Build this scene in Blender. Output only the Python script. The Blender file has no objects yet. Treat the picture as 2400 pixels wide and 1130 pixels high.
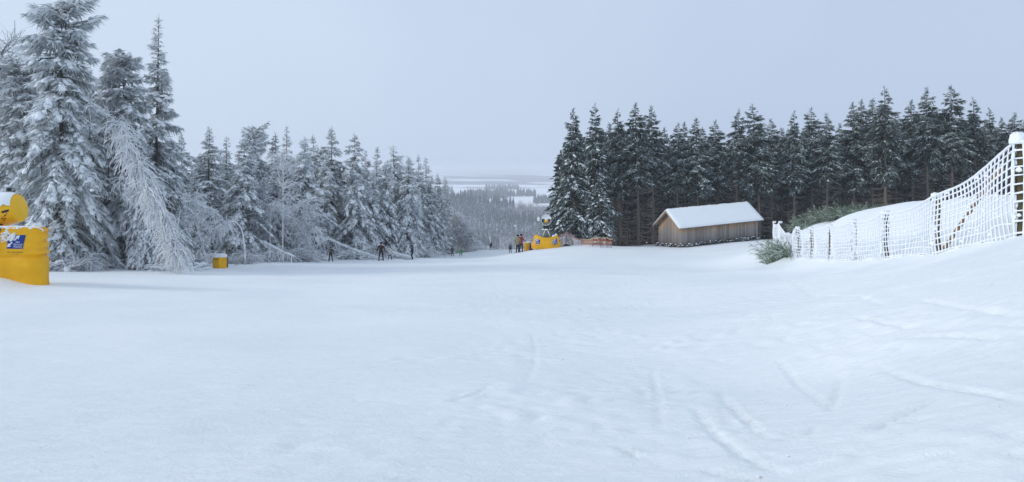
import bpy, math
import numpy as np
from mathutils import Vector

# ------------------------------------------------------------------ camera, sky, sun, exposure
F, HZ, EYE = 1564.0, 405.0, 1.7            # focal length in photo pixels, level line, eye height
scene = bpy.context.scene
cam = bpy.data.cameras.new("camera")
cam.sensor_width = 36.0
cam.lens = F / 2400 * 36
cam.shift_y = -(565 - HZ) / 2400
cam.clip_start, cam.clip_end = 0.1, 20000
cam_ob = bpy.data.objects.new("camera", cam)
scene.collection.objects.link(cam_ob)
cam_ob.location = (0, 0, EYE)
cam_ob.rotation_euler = (math.radians(90), 0, 0)
scene.camera = cam_ob

SUN_EL, SUN_AZ = math.radians(27), math.radians(262)   # azimuth clockwise from +Y
world = bpy.data.worlds.new("World")
scene.world = world
world.use_nodes = True
nt = world.node_tree
nt.nodes.clear()
wo = nt.nodes.new("ShaderNodeOutputWorld")
bg = nt.nodes.new("ShaderNodeBackground")
sky = nt.nodes.new("ShaderNodeTexSky")
sky.sky_type = 'NISHITA'
sky.sun_disc = False
sky.sun_elevation = SUN_EL
sky.sun_rotation = SUN_AZ
sky.dust_density = 4.0
hsv = nt.nodes.new("ShaderNodeHueSaturation")
hsv.inputs["Saturation"].default_value = 0.35
mixw = nt.nodes.new("ShaderNodeMixRGB")
mixw.inputs[0].default_value = 0.86
nz = nt.nodes.new("ShaderNodeTexNoise")
nz.inputs["Scale"].default_value = 1.6
nz.inputs["Detail"].default_value = 3
ramp = nt.nodes.new("ShaderNodeValToRGB")
ramp.color_ramp.elements[0].position = 0.25
ramp.color_ramp.elements[0].color = (5.35, 6.5, 8.5, 1)
ramp.color_ramp.elements[1].position = 0.8
ramp.color_ramp.elements[1].color = (6.45, 7.65, 9.5, 1)
tc = nt.nodes.new("ShaderNodeTexCoord")
nt.links.new(tc.outputs["Generated"], nz.inputs["Vector"])
sxy = nt.nodes.new("ShaderNodeSeparateXYZ")
nt.links.new(tc.outputs["Generated"], sxy.inputs[0])
lf = nt.nodes.new("ShaderNodeMath")          # the cloud cover is thinner on the sun's side
lf.operation = 'MULTIPLY_ADD'
lf.inputs[1].default_value = -0.75
lf.use_clamp = True
nt.links.new(sxy.outputs[0], lf.inputs[0])
nt.links.new(nz.outputs["Fac"], lf.inputs[2])
nt.links.new(lf.outputs[0], ramp.inputs[0])
nt.links.new(sky.outputs[0], hsv.inputs["Color"])
nt.links.new(hsv.outputs[0], mixw.inputs[1])
nt.links.new(ramp.outputs[0], mixw.inputs[2])
nt.links.new(mixw.outputs[0], bg.inputs[0])
bg.inputs[1].default_value = 0.1
nt.links.new(bg.outputs[0], wo.inputs[0])

sun = bpy.data.lights.new("sun", 'SUN')
sun.energy = 1.25
sun.angle = math.radians(14)
sun.color = (1.0, 0.97, 0.93)
sun_ob = bpy.data.objects.new("sun", sun)
scene.collection.objects.link(sun_ob)
sd = Vector((math.sin(SUN_AZ) * math.cos(SUN_EL), math.cos(SUN_AZ) * math.cos(SUN_EL), math.sin(SUN_EL)))
sun_ob.rotation_euler = sd.to_track_quat('Z', 'Y').to_euler()

vs = scene.view_settings
vs.view_transform = 'Standard'
vs.look = 'None'
vs.exposure = 0.05
vs.gamma = 1.0
vs.use_curve_mapping = False
cy = scene.cycles
cy.use_denoising = True
cy.max_bounces = 6
cy.diffuse_bounces = 4
cy.glossy_bounces = 2
cy.volume_bounces = 1
cy.transparent_max_bounces = 8
cy.caustics_reflective = False
cy.caustics_refractive = False

# ------------------------------------------------------------------ helpers
COL = scene.collection
RNG = np.random.default_rng(7)


def new_mat(name):
    m = bpy.data.materials.new(name)
    m.use_nodes = True
    n = m.node_tree
    return m, n, n.nodes["Principled BSDF"]


def plain(name, col, rough=0.8, spec=0.2, noise=None, bump=None, metallic=0.0):
    m, n, p = new_mat(name)
    p.inputs["Base Color"].default_value = (*col, 1)
    p.inputs["Roughness"].default_value = rough
    p.inputs["Specular IOR Level"].default_value = spec
    p.inputs["Metallic"].default_value = metallic
    if noise or bump:
        t = n.nodes.new("ShaderNodeTexCoord")
        x = n.nodes.new("ShaderNodeTexNoise")
        x.inputs["Scale"].default_value = (noise or bump)[0]
        x.inputs["Detail"].default_value = 5
        n.links.new(t.outputs["Object"], x.inputs["Vector"])
        if noise:
            r = n.nodes.new("ShaderNodeMixRGB")
            r.inputs[1].default_value = (*[c * (1 - noise[1]) for c in col], 1)
            r.inputs[2].default_value = (*[min(1, c * (1 + noise[1])) for c in col], 1)
            n.links.new(x.outputs["Fac"], r.inputs[0])
            n.links.new(r.outputs[0], p.inputs["Base Color"])
        if bump:
            b = n.nodes.new("ShaderNodeBump")
            b.inputs["Strength"].default_value = bump[1]
            b.inputs["Distance"].default_value = bump[2]
            n.links.new(x.outputs["Fac"], b.inputs["Height"])
            n.links.new(b.outputs[0], p.inputs["Normal"])
    return m


def needle_mat(name, dark, mid, frost):
    """needles: dark green to frosted white by the 'frost' attribute of each twig"""
    m, n, p = new_mat(name)
    a = n.nodes.new("ShaderNodeAttribute")
    a.attribute_name = "frost"
    r = n.nodes.new("ShaderNodeValToRGB")
    e = r.color_ramp.elements
    e[0].position, e[0].color = 0.0, (*dark, 1)
    e[1].position, e[1].color = 1.0, (*frost, 1)
    k = e.new(0.42)
    k.color = (*mid, 1)
    n.links.new(a.outputs["Fac"], r.inputs[0])
    oi = n.nodes.new("ShaderNodeObjectInfo")
    mr = n.nodes.new("ShaderNodeMapRange")
    mr.inputs[3].default_value, mr.inputs[4].default_value = 0.85, 1.15
    n.links.new(oi.outputs["Random"], mr.inputs[0])
    h = n.nodes.new("ShaderNodeHueSaturation")
    n.links.new(mr.outputs[0], h.inputs["Value"])
    n.links.new(r.outputs[0], h.inputs["Color"])
    n.links.new(h.outputs[0], p.inputs["Base Color"])
    p.inputs["Roughness"].default_value = 0.9
    p.inputs["Specular IOR Level"].default_value = 0.1
    return m


def rime_mat(name, bark, rime, lo, hi):
    """bark with rime or snow lying on its upper side"""
    m, n, p = new_mat(name)
    g = n.nodes.new("ShaderNodeNewGeometry")
    s = n.nodes.new("ShaderNodeSeparateXYZ")
    n.links.new(g.outputs["Normal"], s.inputs[0])
    t = n.nodes.new("ShaderNodeTexCoord")
    x = n.nodes.new("ShaderNodeTexNoise")
    x.inputs["Scale"].default_value = 3.0
    x.inputs["Detail"].default_value = 4
    n.links.new(t.outputs["Object"], x.inputs["Vector"])
    ma = n.nodes.new("ShaderNodeMath")
    ma.operation = 'MULTIPLY_ADD'
    ma.inputs[1].default_value, ma.inputs[2].default_value = 1.6, -0.8
    n.links.new(x.outputs["Fac"], ma.inputs[0])
    ad = n.nodes.new("ShaderNodeMath")
    ad.operation = 'ADD'
    n.links.new(s.outputs[2], ad.inputs[0])
    n.links.new(ma.outputs[0], ad.inputs[1])
    mr = n.nodes.new("ShaderNodeMapRange")
    mr.inputs[1].default_value, mr.inputs[2].default_value = lo, hi
    n.links.new(ad.outputs[0], mr.inputs[0])
    mx = n.nodes.new("ShaderNodeMixRGB")
    mx.inputs[1].default_value = (*bark, 1)
    mx.inputs[2].default_value = (*rime, 1)
    n.links.new(mr.outputs[0], mx.inputs[0])
    n.links.new(mx.outputs[0], p.inputs["Base Color"])
    p.inputs["Roughness"].default_value = 0.9
    p.inputs["Specular IOR Level"].default_value = 0.1
    return m


def snow_mat(name, col=(0.875, 0.908, 0.92), scale=14.0, dist=0.02, strength=0.5):
    return plain(name, col, 0.75, 0.15, None, (scale, strength, dist))


M = {}
M['snow'] = snow_mat("snow")
M['snow_fine'] = snow_mat("tree_snow", (0.88, 0.91, 0.925), 9.0, 0.03, 0.6)
M['needle_l'] = needle_mat("frosted_needles", (0.03, 0.044, 0.038), (0.46, 0.50, 0.51), (0.87, 0.90, 0.92))
M['needle_r'] = needle_mat("dark_needles", (0.022, 0.040, 0.030), (0.105, 0.145, 0.13), (0.62, 0.68, 0.71))
M['needle_f'] = needle_mat("far_needles", (0.03, 0.045, 0.045), (0.10, 0.13, 0.14), (0.65, 0.70, 0.75))
M['bark_r'] = plain("spruce_bark", (0.20, 0.165, 0.14), 0.95, 0.1, (9, 0.4))
M['bark_l'] = rime_mat("frosted_bark", (0.10, 0.085, 0.075), (0.6, 0.63, 0.66), 0.3, 0.9)
M['rime'] = rime_mat("rimed_twigs", (0.2, 0.19, 0.19), (0.88, 0.905, 0.925), -1.1, -0.1)
M['rime_dim'] = rime_mat("lightly_rimed_twigs", (0.12, 0.12, 0.125), (0.76, 0.80, 0.84), -0.7, 0.6)
M['dead'] = plain("dead_twigs", (0.30, 0.27, 0.25), 0.95, 0.1, (6, 0.5))
M['broom'] = needle_mat("broom_green", (0.055, 0.085, 0.035), (0.16, 0.22, 0.13), (0.70, 0.75, 0.76))
M['yellow'] = plain("yellow_tarpaulin", (0.90, 0.45, 0.001), 0.5, 0.35, (2.5, 0.16), (2.5, 0.5, 0.08))
M['yellow_metal'] = plain("yellow_paint", (0.88, 0.50, 0.002), 0.42, 0.4, (3, 0.08))
M['blue'] = plain("blue_print", (0.012, 0.045, 0.26), 0.5)
M['white'] = plain("white_print", (0.78, 0.80, 0.84), 0.6)
M['black'] = plain("black_rubber", (0.015, 0.015, 0.018), 0.6, 0.3)
M['magenta'] = plain("magenta_print", (0.55, 0.06, 0.16), 0.5)
M['purple'] = plain("purple_print", (0.06, 0.02, 0.12), 0.5)
M['grey_metal'] = plain("grey_metal", (0.22, 0.23, 0.25), 0.45, 0.5, (6, 0.2))
M['pale_metal'] = plain("pale_metal", (0.5, 0.53, 0.55), 0.45, 0.5, (6, 0.15))
M['olive'] = plain("olive_cabinet", (0.17, 0.19, 0.15), 0.6, 0.3, (4, 0.2))
M['skin'] = plain("skin", (0.52, 0.31, 0.23), 0.6)
M['post'] = rime_mat("mossy_post", (0.11, 0.095, 0.045), (0.85, 0.88, 0.92), 0.45, 0.85)
M['red'] = plain("red_plastic", (0.50, 0.055, 0.045), 0.6)
M['pink_net'] = plain("bleached_red_net", (0.66, 0.34, 0.33), 0.7)
M['white_net'] = plain("snowed_net", (0.80, 0.79, 0.80), 0.8)
M['straw_net'] = plain("yellowed_net", (0.72, 0.58, 0.36), 0.8)
M['stone'] = plain("dark_log", (0.07, 0.06, 0.05), 0.95, 0.1, (12, 0.5))


def link_mesh(name, verts, faces, mat, parent=None, smooth=False, frost=None, mat_idx=None, mats=None):
    me = bpy.data.meshes.new(name)
    verts = np.asarray(verts, dtype=np.float32).reshape(-1, 3)
    if isinstance(faces, np.ndarray) and faces.ndim == 2:
        faces = [faces]
    elif len(faces) and not isinstance(faces[0], np.ndarray):
        d = {}
        for f in faces:
            d.setdefault(len(f), []).append(f)
        faces = [np.array(v) for v in d.values()]
    loops = np.concatenate([f.reshape(-1) for f in faces]).astype(np.int32)
    tot = np.concatenate([np.full(len(f), f.shape[1]) for f in faces]).astype(np.int32)
    start = np.concatenate([[0], np.cumsum(tot)[:-1]]).astype(np.int32)
    me.vertices.add(len(verts))
    me.vertices.foreach_set("co", verts.reshape(-1))
    me.loops.add(len(loops))
    me.loops.foreach_set("vertex_index", loops)
    me.polygons.add(len(tot))
    me.polygons.foreach_set("loop_start", start)
    me.polygons.foreach_set("loop_total", tot)
    if smooth:
        me.polygons.foreach_set("use_smooth", np.ones(len(tot), dtype=bool))
    for mm in (mats or [mat]):
        me.materials.append(mm)
    if mat_idx is not None:
        me.polygons.foreach_set("material_index", np.asarray(mat_idx, dtype=np.int32))
    me.update(calc_edges=True)
    if frost is not None:
        at = me.attributes.new("frost", 'FLOAT', 'POINT')
        at.data.foreach_set("value", np.asarray(frost, dtype=np.float32))
    ob = bpy.data.objects.new(name, me)
    COL.objects.link(ob)
    if parent is not None:
        ob.parent = parent
    return ob


def tag(o, label=None, cat=None, group=None, kind=None):
    if label: o["label"] = label
    if cat: o["category"] = cat
    if group: o["group"] = group
    if kind: o["kind"] = kind
    return o


def empty(name, loc=(0, 0, 0), rz=0.0):
    o = bpy.data.objects.new(name, None)
    COL.objects.link(o)
    o.location = loc
    o.rotation_euler = (0, 0, rz)
    o.empty_display_size = 0.3
    return o


def copy_thing(o):
    c = o.copy()
    COL.objects.link(c)
    for ch in list(o.children):
        d = ch.copy()
        COL.objects.link(d)
        d.parent = c
        for g in list(ch.children):
            e = g.copy()
            COL.objects.link(e)
            e.parent = d
    return c


class MB:
    """collects vertices and faces"""
    def __init__(self):
        self.v, self.f, self.n, self.fr = [], {}, 0, []

    def add(self, v, faces, frost=None):
        v = np.asarray(v, dtype=float).reshape(-1, 3)
        for f in (faces if isinstance(faces, list) else [faces]):
            f = np.asarray(f)
            self.f.setdefault(f.shape[1], []).append(f + self.n)
        self.v.append(v)
        self.fr.append(np.zeros(len(v)) if frost is None else np.asarray(frost, dtype=float))
        self.n += len(v)

    def build(self, name, mat, parent=None, smooth=False, frost=False):
        if not self.n:
            return None
        fs = [np.concatenate(x) for x in self.f.values()]
        return link_mesh(name, np.concatenate(self.v), fs, mat, parent, smooth,
                         np.concatenate(self.fr) if frost else None)

    def box(self, c, s, rz=0.0, taper=1.0):
        x, y, z = s[0] / 2, s[1] / 2, s[2] / 2
        v = np.array([(-x, -y, -z), (x, -y, -z), (x, y, -z), (-x, y, -z),
                      (-x * taper, -y * taper, z), (x * taper, -y * taper, z), (x * taper, y * taper, z), (-x * taper, y * taper, z)])
        if rz:
            cc, ss = math.cos(rz), math.sin(rz)
            v = v @ np.array([[cc, ss, 0], [-ss, cc, 0], [0, 0, 1]])
        self.add(v + np.array(c), np.array([(0, 3, 2, 1), (4, 5, 6, 7), (0, 1, 5, 4), (1, 2, 6, 5), (2, 3, 7, 6), (3, 0, 4, 7)]))

    def tubes(self, P, R, sides=3, cap=False):
        """P (N,K,3) paths, R (N,K) radii"""
        P = np.asarray(P, dtype=float)
        if P.ndim == 2: P = P[None]
        N, K, _ = P.shape
        R = np.broadcast_to(np.asarray(R, dtype=float), (N, K))
        T = np.gradient(P, axis=1)
        T /= np.linalg.norm(T, axis=2, keepdims=True) + 1e-9
        ref = np.where(np.abs(T[..., 2:3]) > 0.9, np.array([1.0, 0, 0]), np.array([0, 0, 1.0]))
        S = np.cross(T, ref)
        S /= np.linalg.norm(S, axis=2, keepdims=True) + 1e-9
        U = np.cross(S, T)
        ang = np.arange(sides) / sides * 2 * math.pi + math.pi / 2
        V = P[:, :, None] + R[:, :, None, None] * (np.cos(ang)[:, None] * S[:, :, None] + np.sin(ang)[:, None] * U[:, :, None])
        idx = np.arange(N * K * sides).reshape(N, K, sides)
        a, b = idx[:, :-1], idx[:, 1:]
        Q = np.stack([a, np.roll(a, -1, 2), np.roll(b, -1, 2), b], -1).reshape(-1, 4)
        fs = [Q]
        if cap:
            fs += [idx[:, -1], idx[:, 0][:, ::-1]]
        self.add(V.reshape(-1, 3), fs)

    def kites(self, p, d, l, w, s, frost, bend=0.0, wide=0.4):
        N = len(p)
        l, w = np.asarray(l)[:, None], np.asarray(w)[:, None]
        m = p + d * l * wide
        tip = p + d * l
        tip[:, 2] -= bend * l[:, 0]
        V = np.stack([p, m + s * w / 2, tip, m - s * w / 2], 1)
        q = np.arange(N * 4).reshape(N, 4)
        self.add(V.reshape(-1, 3), q, np.repeat(frost, 4))

    def blobs(self, c, a, la, lb, lc, rng, jit=0.18):
        """flattened snow lumps: axis a, half sizes la along, lb across, lc up"""
        N = len(c)
        a = a / (np.linalg.norm(a, axis=1, keepdims=True) + 1e-9)
        b = np.cross(np.array([0, 0, 1.0]), a)
        b /= np.linalg.norm(b, axis=1, keepdims=True) + 1e-9
        u = np.cross(a, b)
        ang = np.arange(6) / 6 * 2 * math.pi
        prof = [(1.0, 0.0), (0.72, 0.62)]
        V = []
        for r, h in prof:
            jr = 1 + rng.normal(0, jit, (N, 6))
            V.append(c[:, None] + (a[:, None] * (np.cos(ang) * r)[None, :, None] * la[:, None, None]
                                   + b[:, None] * (np.sin(ang) * r)[None, :, None] * lb[:, None, None]) * jr[..., None]
                     + u[:, None] * (h * lc)[:, None, None])
        V.append((c + u * lc[:, None])[:, None])
        V.append((c - u * lc[:, None] * 0.35)[:, None])
        V = np.concatenate(V, 1)
        o = np.arange(N)[:, None] * 14
        r0 = np.arange(6); r1 = np.roll(r0, -1)
        q = np.stack([r0, r1, r1 + 6, r0 + 6], 1)
        t1 = np.stack([r0 + 6, r1 + 6, np.full(6, 12)], 1)
        t2 = np.stack([r1, r0, np.full(6, 13)], 1)
        self.add(V.reshape(-1, 3), [(o[:, :, None] + q[None]).reshape(-1, 4),
                                    (o[:, :, None] + np.concatenate([t1, t2])[None]).reshape(-1, 3)])

    def lathe(self, prof, origin, axis, seg=24):
        """prof: (along, radius) pairs"""
        ax = np.array(axis, dtype=float); ax /= np.linalg.norm(ax)
        ref = np.array([0, 0, 1.0]) if abs(ax[2]) < 0.9 else np.array([1.0, 0, 0])
        s = np.cross(ax, ref); s /= np.linalg.norm(s)
        u = np.cross(s, ax)
        an = np.arange(seg) / seg * 2 * math.pi
        V = []
        for t, r in prof:
            V.append(np.array(origin) + ax * t + r * (np.cos(an)[:, None] * s + np.sin(an)[:, None] * u))
        k = len(prof)
        idx = np.arange(k * seg).reshape(k, seg)
        a, b = idx[:-1], idx[1:]
        self.add(np.concatenate(V), np.stack([a, np.roll(a, -1, 1), np.roll(b, -1, 1), b], -1).reshape(-1, 4))


def unit(v):
    return v / (np.linalg.norm(v, axis=-1, keepdims=True) + 1e-9)


# ------------------------------------------------------------------ terrain
def pt(px, py, Y):
    return ((px - 1200) / F * Y, Y, EYE - (py - HZ) / F * Y)


CP = [pt(*a) for a in [
    # middle of the run, near to far
    (1200, 1130, 4.6), (1200, 900, 8), (1200, 750, 15.5), (1200, 680, 26), (1200, 640, 38), (1180, 610, 60), (1150, 596, 85), (1150, 586, 118),
    # left side
    (50, 669, 23), (-250, 700, 20), (0, 900, 8), (-300, 1130, 4.6), (600, 1130, 4.6), (600, 750, 15.5), (600, 670, 28),
    (240, 627, 42), (0, 624, 42), (-300, 628, 42), (518, 628, 46), (780, 613, 64), (890, 611, 65), (620, 606, 62), (430, 616, 52),
    (900, 602, 80), (1060, 600, 88), (1085, 600, 90), (1030, 592, 108), (980, 598, 88),
    # right side
    (1280, 583, 73), (1360, 574, 76), (1440, 582, 72), (1215, 592, 71), (1196, 594, 80), (1310, 602, 60), (1500, 592, 66),
    (1550, 586, 71), (1590, 584, 73), (1460, 578, 82), (1700, 572, 75), (1768, 562, 81), (1600, 645, 37), (1850, 570, 58), (1790, 604, 46),
    (2379, 552, 16), (2189, 609, 20.5), (2069, 612, 24), (1995, 615, 27.5), (1940, 614, 31), (1897, 612, 34), (1866, 611, 36.5),
    (2187, 474, 27), (2060, 492, 33), (1960, 510, 38), (1880, 540, 43), (1835, 556, 47), (2400, 460, 21), (2700, 440, 17),
    (2150, 626, 18), (2280, 592, 16.5), (2400, 566, 13.5), (2400, 700, 8.0), (2400, 950, 5), (1900, 700, 17), (1900, 900, 8), (1800, 1130, 4.6),
    (2700, 520, 14), (2700, 600, 9), (2100, 660, 14.0),
    (1600, 634, 44), (1700, 618, 50), (1480, 628, 46), (1700, 645, 32), (1810, 618, 42), (1600, 612, 53), (1880, 612, 42), (2300, 468, 24), (2400, 464, 24), (2400, 470, 27), (2300, 472, 28), (2520, 462, 22), (2300, 530, 20), (2100, 560, 27), (1060, 607, 68), (1060, 604, 78), (1100, 602, 84), (1000, 606, 72), (1150, 604, 72),
    (1500, 748, 15.5), (1500, 682, 26), (1500, 645, 37), (1500, 612, 54), (1750, 700, 20), (1780, 655, 28), (1750, 628, 36), (1950, 640, 22), (2080, 636, 19), (1660, 600, 60),
    (2200, 492, 36), (2200, 510, 45), (2050, 512, 42), (2050, 530, 52), (2400, 478, 30), (2400, 500, 45), (2650, 470, 27), (1930, 548, 52), (2250, 535, 62), (2600, 505, 55),
]]
CP += [(0, -10, 1.0), (-15, -10, 1.2), (15, -10, 1.2), (0, 0, 0.0), (-8, 0, 0.0), (8, 0, 0.25), (22, 8, 1.0), (-60, 0, 1.0), (60, 0, 1.2), (0, -60, 6), (-60, -60, 6), (60, -60, 6),
       (1, 150, -17.5), (-12, 150, -17.0), (12, 150, -16.5), (0, 200, -30), (-60, 45, -4.0), (-60, 100, -9.5), (-35, 100, -10.0), (-30, 150, -16), (-80, 150, -16), (-60, 200, -27),
       (20, 110, -10.0), (45, 80, -6.2), (60, 80, -5.2), (75, 80, -4.6), (45, 115, -9.5), (80, 115, -8.5), (40, 150, -15), (80, 150, -14), (60, 200, -26),
       (60, 45, -1.5), (120, 80, -3), (120, 150, -12), (-120, 45, -3), (-120, 150, -15), (120, 0, 1.5), (-120, -20, 2)]
CP = np.array(CP)


def _U(r2):
    return np.where(r2 > 1e-9, 0.5 * r2 * np.log(np.maximum(r2, 1e-9)), 0.0)


def _fit(C, lam=4.0):
    n = len(C)
    d2 = ((C[:, None, :2] - C[None, :, :2]) ** 2).sum(-1)
    A = np.zeros((n + 3, n + 3))
    A[:n, :n] = _U(d2) + lam * np.eye(n) * 0.35
    A[:n, n] = 1; A[:n, n + 1:] = C[:, :2]
    A[n, :n] = 1; A[n + 1:, :n] = C[:, :2].T
    return np.linalg.solve(A, np.concatenate([C[:, 2], np.zeros(3)]))


W = _fit(CP)


def ground(x, y):
    x = np.atleast_1d(np.asarray(x, dtype=float)); y = np.atleast_1d(np.asarray(y, dtype=float))
    z = np.full(x.shape, W[len(CP)]) + W[len(CP) + 1] * x + W[len(CP) + 2] * y
    for c, w in zip(CP, W[:len(CP)]):
        z = z + w * _U((x - c[0]) ** 2 + (y - c[1]) ** 2)
    return z


def gz(x, y):
    k = len(CP)
    return float(W[k] + W[k + 1] * x + W[k + 2] * y + (W[:k] * _U((x - CP[:, 0]) ** 2 + (y - CP[:, 1]) ** 2)).sum())


def px_x(px, Y):
    return (px - 1200) / F * Y


def py_z(py, Y):
    return EYE - (py - HZ) / F * Y


def vnoise(x, y, seed=0):
    """smooth value noise"""
    xi, yi = np.floor(x).astype(np.int64), np.floor(y).astype(np.int64)
    xf, yf = x - xi, y - yi
    xf, yf = xf * xf * (3 - 2 * xf), yf * yf * (3 - 2 * yf)

    def h(a, b):
        n = (a * 374761393 + b * 668265263 + seed * 982451653) & 0x7fffffff
        n = ((n ^ (n >> 13)) * 1274126177) & 0x7fffffff
        return ((n ^ (n >> 16)) & 0xffff) / 65535.0
    return (h(xi, yi) * (1 - xf) + h(xi + 1, yi) * xf) * (1 - yf) + (h(xi, yi + 1) * (1 - xf) + h(xi + 1, yi + 1) * xf) * yf - 0.5


def axis(stops):
    out = []
    for (a, b, st) in stops:
        out.append(np.arange(a, b, st))
    return np.concatenate(out)


gxs = np.concatenate([np.linspace(-400, -130, 28), axis([(-128, -40, 2.0), (-40, -19, 0.5), (-19, -14, 0.2), (-14, -2, 0.12), (-2, 8, 0.05), (8, 14, 0.11), (14, 40, 0.35), (40, 128, 2.0)]), np.linspace(130, 400, 28)])
gys = axis([(-60, 0, 4.0), (0, 3, 0.4), (3, 12, 0.05), (12, 15, 0.1), (15, 30, 0.16), (30, 60, 0.4), (60, 130, 0.9), (130, 215, 3.0)])
GX, GY = np.meshgrid(gxs, gys)
gx, gy = GX.ravel(), GY.ravel()
gzv = ground(np.clip(gx, -125, 125), gy)
near = np.clip((45 - gy) / 25, 0, 1)
rel = np.zeros_like(gzv)
# rolled, wind-packed snow
rel += 0.05 * vnoise(gx / 2.3, gy / 1.7, 1) * np.clip(gy / 20, 0.35, 1) + 0.018 * vnoise(gx / 0.8, gy / 0.45, 2) * near
# chopped snow, stronger to the right and in patches
patch = np.clip(vnoise(gx / 1.6 + 3, gy / 1.1, 5) * 2.2 + 0.25 + np.clip(gx / 7, -0.45, 0.45), 0, 1)
rel += near * patch * 0.034 * np.abs(vnoise(gx / 0.33 + vnoise(gx, gy, 8) * 2, gy / 0.20, 6)) * 2
rel += near * (0.006 + 0.012 * patch) * vnoise(gx / 0.22, gy / 0.16, 9)
# broad groomed streaks running across on the left
ca, sa_ = math.cos(0.5), math.sin(0.5)
uu, vv = gx * ca + gy * sa_, -gx * sa_ + gy * ca
rel += np.clip(-gx / 3, 0, 1) * near * (0.02 * vnoise(uu / 4.5, vv / 0.33, 12) + 0.02 * vnoise(uu / 1.5, vv / 0.16, 13))


def track(pts, width, depth, lip):
    """a ski track carved along a smooth curve of ground points"""
    global rel
    P = np.array(pts, dtype=float)
    t = np.linspace(0, len(P) - 1, 70)
    i = np.clip(t.astype(int), 0, len(P) - 2)
    f = (t - i)[:, None]
    p0, p1, p2, p3 = P[np.maximum(i - 1, 0)], P[i], P[i + 1], P[np.minimum(i + 2, len(P) - 1)]
    Q = 0.5 * ((2 * p1) + (-p0 + p2) * f + (2 * p0 - 5 * p1 + 4 * p2 - p3) * f ** 2 + (-p0 + 3 * p1 - 3 * p2 + p3) * f ** 3)
    lo, hi = Q.min(0) - 0.6, Q.max(0) + 0.6
    sel = np.where((gx > lo[0]) & (gx < hi[0]) & (gy > lo[1]) & (gy < hi[1]))[0]
    x, y = gx[sel], gy[sel]
    best = np.full(len(sel), 1e9); sgn = np.zeros(len(sel)); par = np.zeros(len(sel))
    for k in range(len(Q) - 1):
        a, b = Q[k], Q[k + 1]
        d = b - a
        L2 = (d ** 2).sum() + 1e-9
        tt = np.clip(((x - a[0]) * d[0] + (y - a[1]) * d[1]) / L2, 0, 1)
        dx, dy = x - a[0] - tt * d[0], y - a[1] - tt * d[1]
        q = dx * dx + dy * dy
        m = q < best
        best = np.where(m, q, best); sgn = np.where(m, np.sign(d[0] * dy - d[1] * dx), sgn)
        par = np.where(m, (k + tt) / len(Q), par)
    r = np.sqrt(best) / width
    fade = np.clip(par * 5, 0, 1) * np.clip((1 - par) * 5, 0, 1) * (0.45 + 0.35 * (vnoise(x / 0.9, y / 0.9, 21) + 0.5))
    rel[sel] += fade * (-depth * np.exp(-(r * 1.6) ** 2) + lip * np.exp(-((r - 1.25) * 2.2) ** 2) * (sgn > 0) * (0.7 + 1.6 * vnoise(x / 0.13, y / 0.13, 22)))


def gpt(px, py):
    """where the line of sight through a photo pixel meets the snow, found once to lay out the tracks"""
    lo, hi = 3.0, 60.0
    for _ in range(40):
        mid = (lo + hi) / 2
        if EYE - (py - HZ) / F * mid > gz(px_x(px, mid), mid): lo = mid
        else: hi = mid
    return (px_x(px, lo), lo)


for pts, w, d, l in [
    ([(1700, 930), (1735, 975), (1800, 1028)], 0.070, 0.068, 0.075),
    ([(1625, 950), (1670, 1010), (1760, 1080), (1850, 1105)], 0.080, 0.068, 0.075),
    ([(1840, 1015), (1880, 1018), (1920, 1000)], 0.070, 0.054, 0.060),
    ([(1820, 840), (1860, 890), (1950, 960)], 0.060, 0.054, 0.045),
    ([(1975, 880), (1960, 930), (1948, 965)], 0.060, 0.054, 0.045),
    ([(2000, 745), (2080, 760), (2140, 775)], 0.080, 0.068, 0.060),
    ([(2060, 865), (2180, 900), (2300, 920), (2400, 945)], 0.100, 0.068, 0.075),
    ([(2230, 920), (2120, 970), (2050, 1010)], 0.070, 0.054, 0.045),
    ([(1440, 1045), (1480, 1060), (1500, 1070)], 0.080, 0.068, 0.060),
    ([(1530, 860), (1545, 950), (1545, 1010)], 0.060, 0.041, 0.045),
    ([(1690, 900), (1700, 970), (1720, 1000)], 0.050, 0.041, 0.030),
    ([(1650, 1105), (1720, 1118), (1800, 1128)], 0.080, 0.068, 0.060),
    ([(2150, 700), (2250, 720), (2390, 745)], 0.100, 0.054, 0.045),
    ([(2100, 800), (2200, 790), (2380, 800)], 0.090, 0.068, 0.060),
    ([(1250, 780), (1255, 850), (1230, 900)], 0.060, 0.027, 0.030),
    ([(260, 870), (420, 800), (640, 745)], 0.072, 0.013, 0.018),
    ([(130, 790), (260, 765), (420, 740)], 0.072, 0.013, 0.018),
    ([(60, 1060), (300, 960), (470, 880)], 0.060, 0.013, 0.018),
    ([(200, 1120), (420, 1010), (520, 960)], 0.060, 0.013, 0.018),
    ([(1040, 945), (1100, 930), (1150, 905)], 0.060, 0.041, 0.045),
    ([(640, 900), (800, 840), (980, 800)], 0.054, 0.009, 0.012),
    ([(1820, 650), (1900, 690), (2080, 720)], 0.120, 0.054, 0.045),
]:
    track([gpt(*p) for p in pts], w * 0.62, d * 0.95, l * 0.35)
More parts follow.
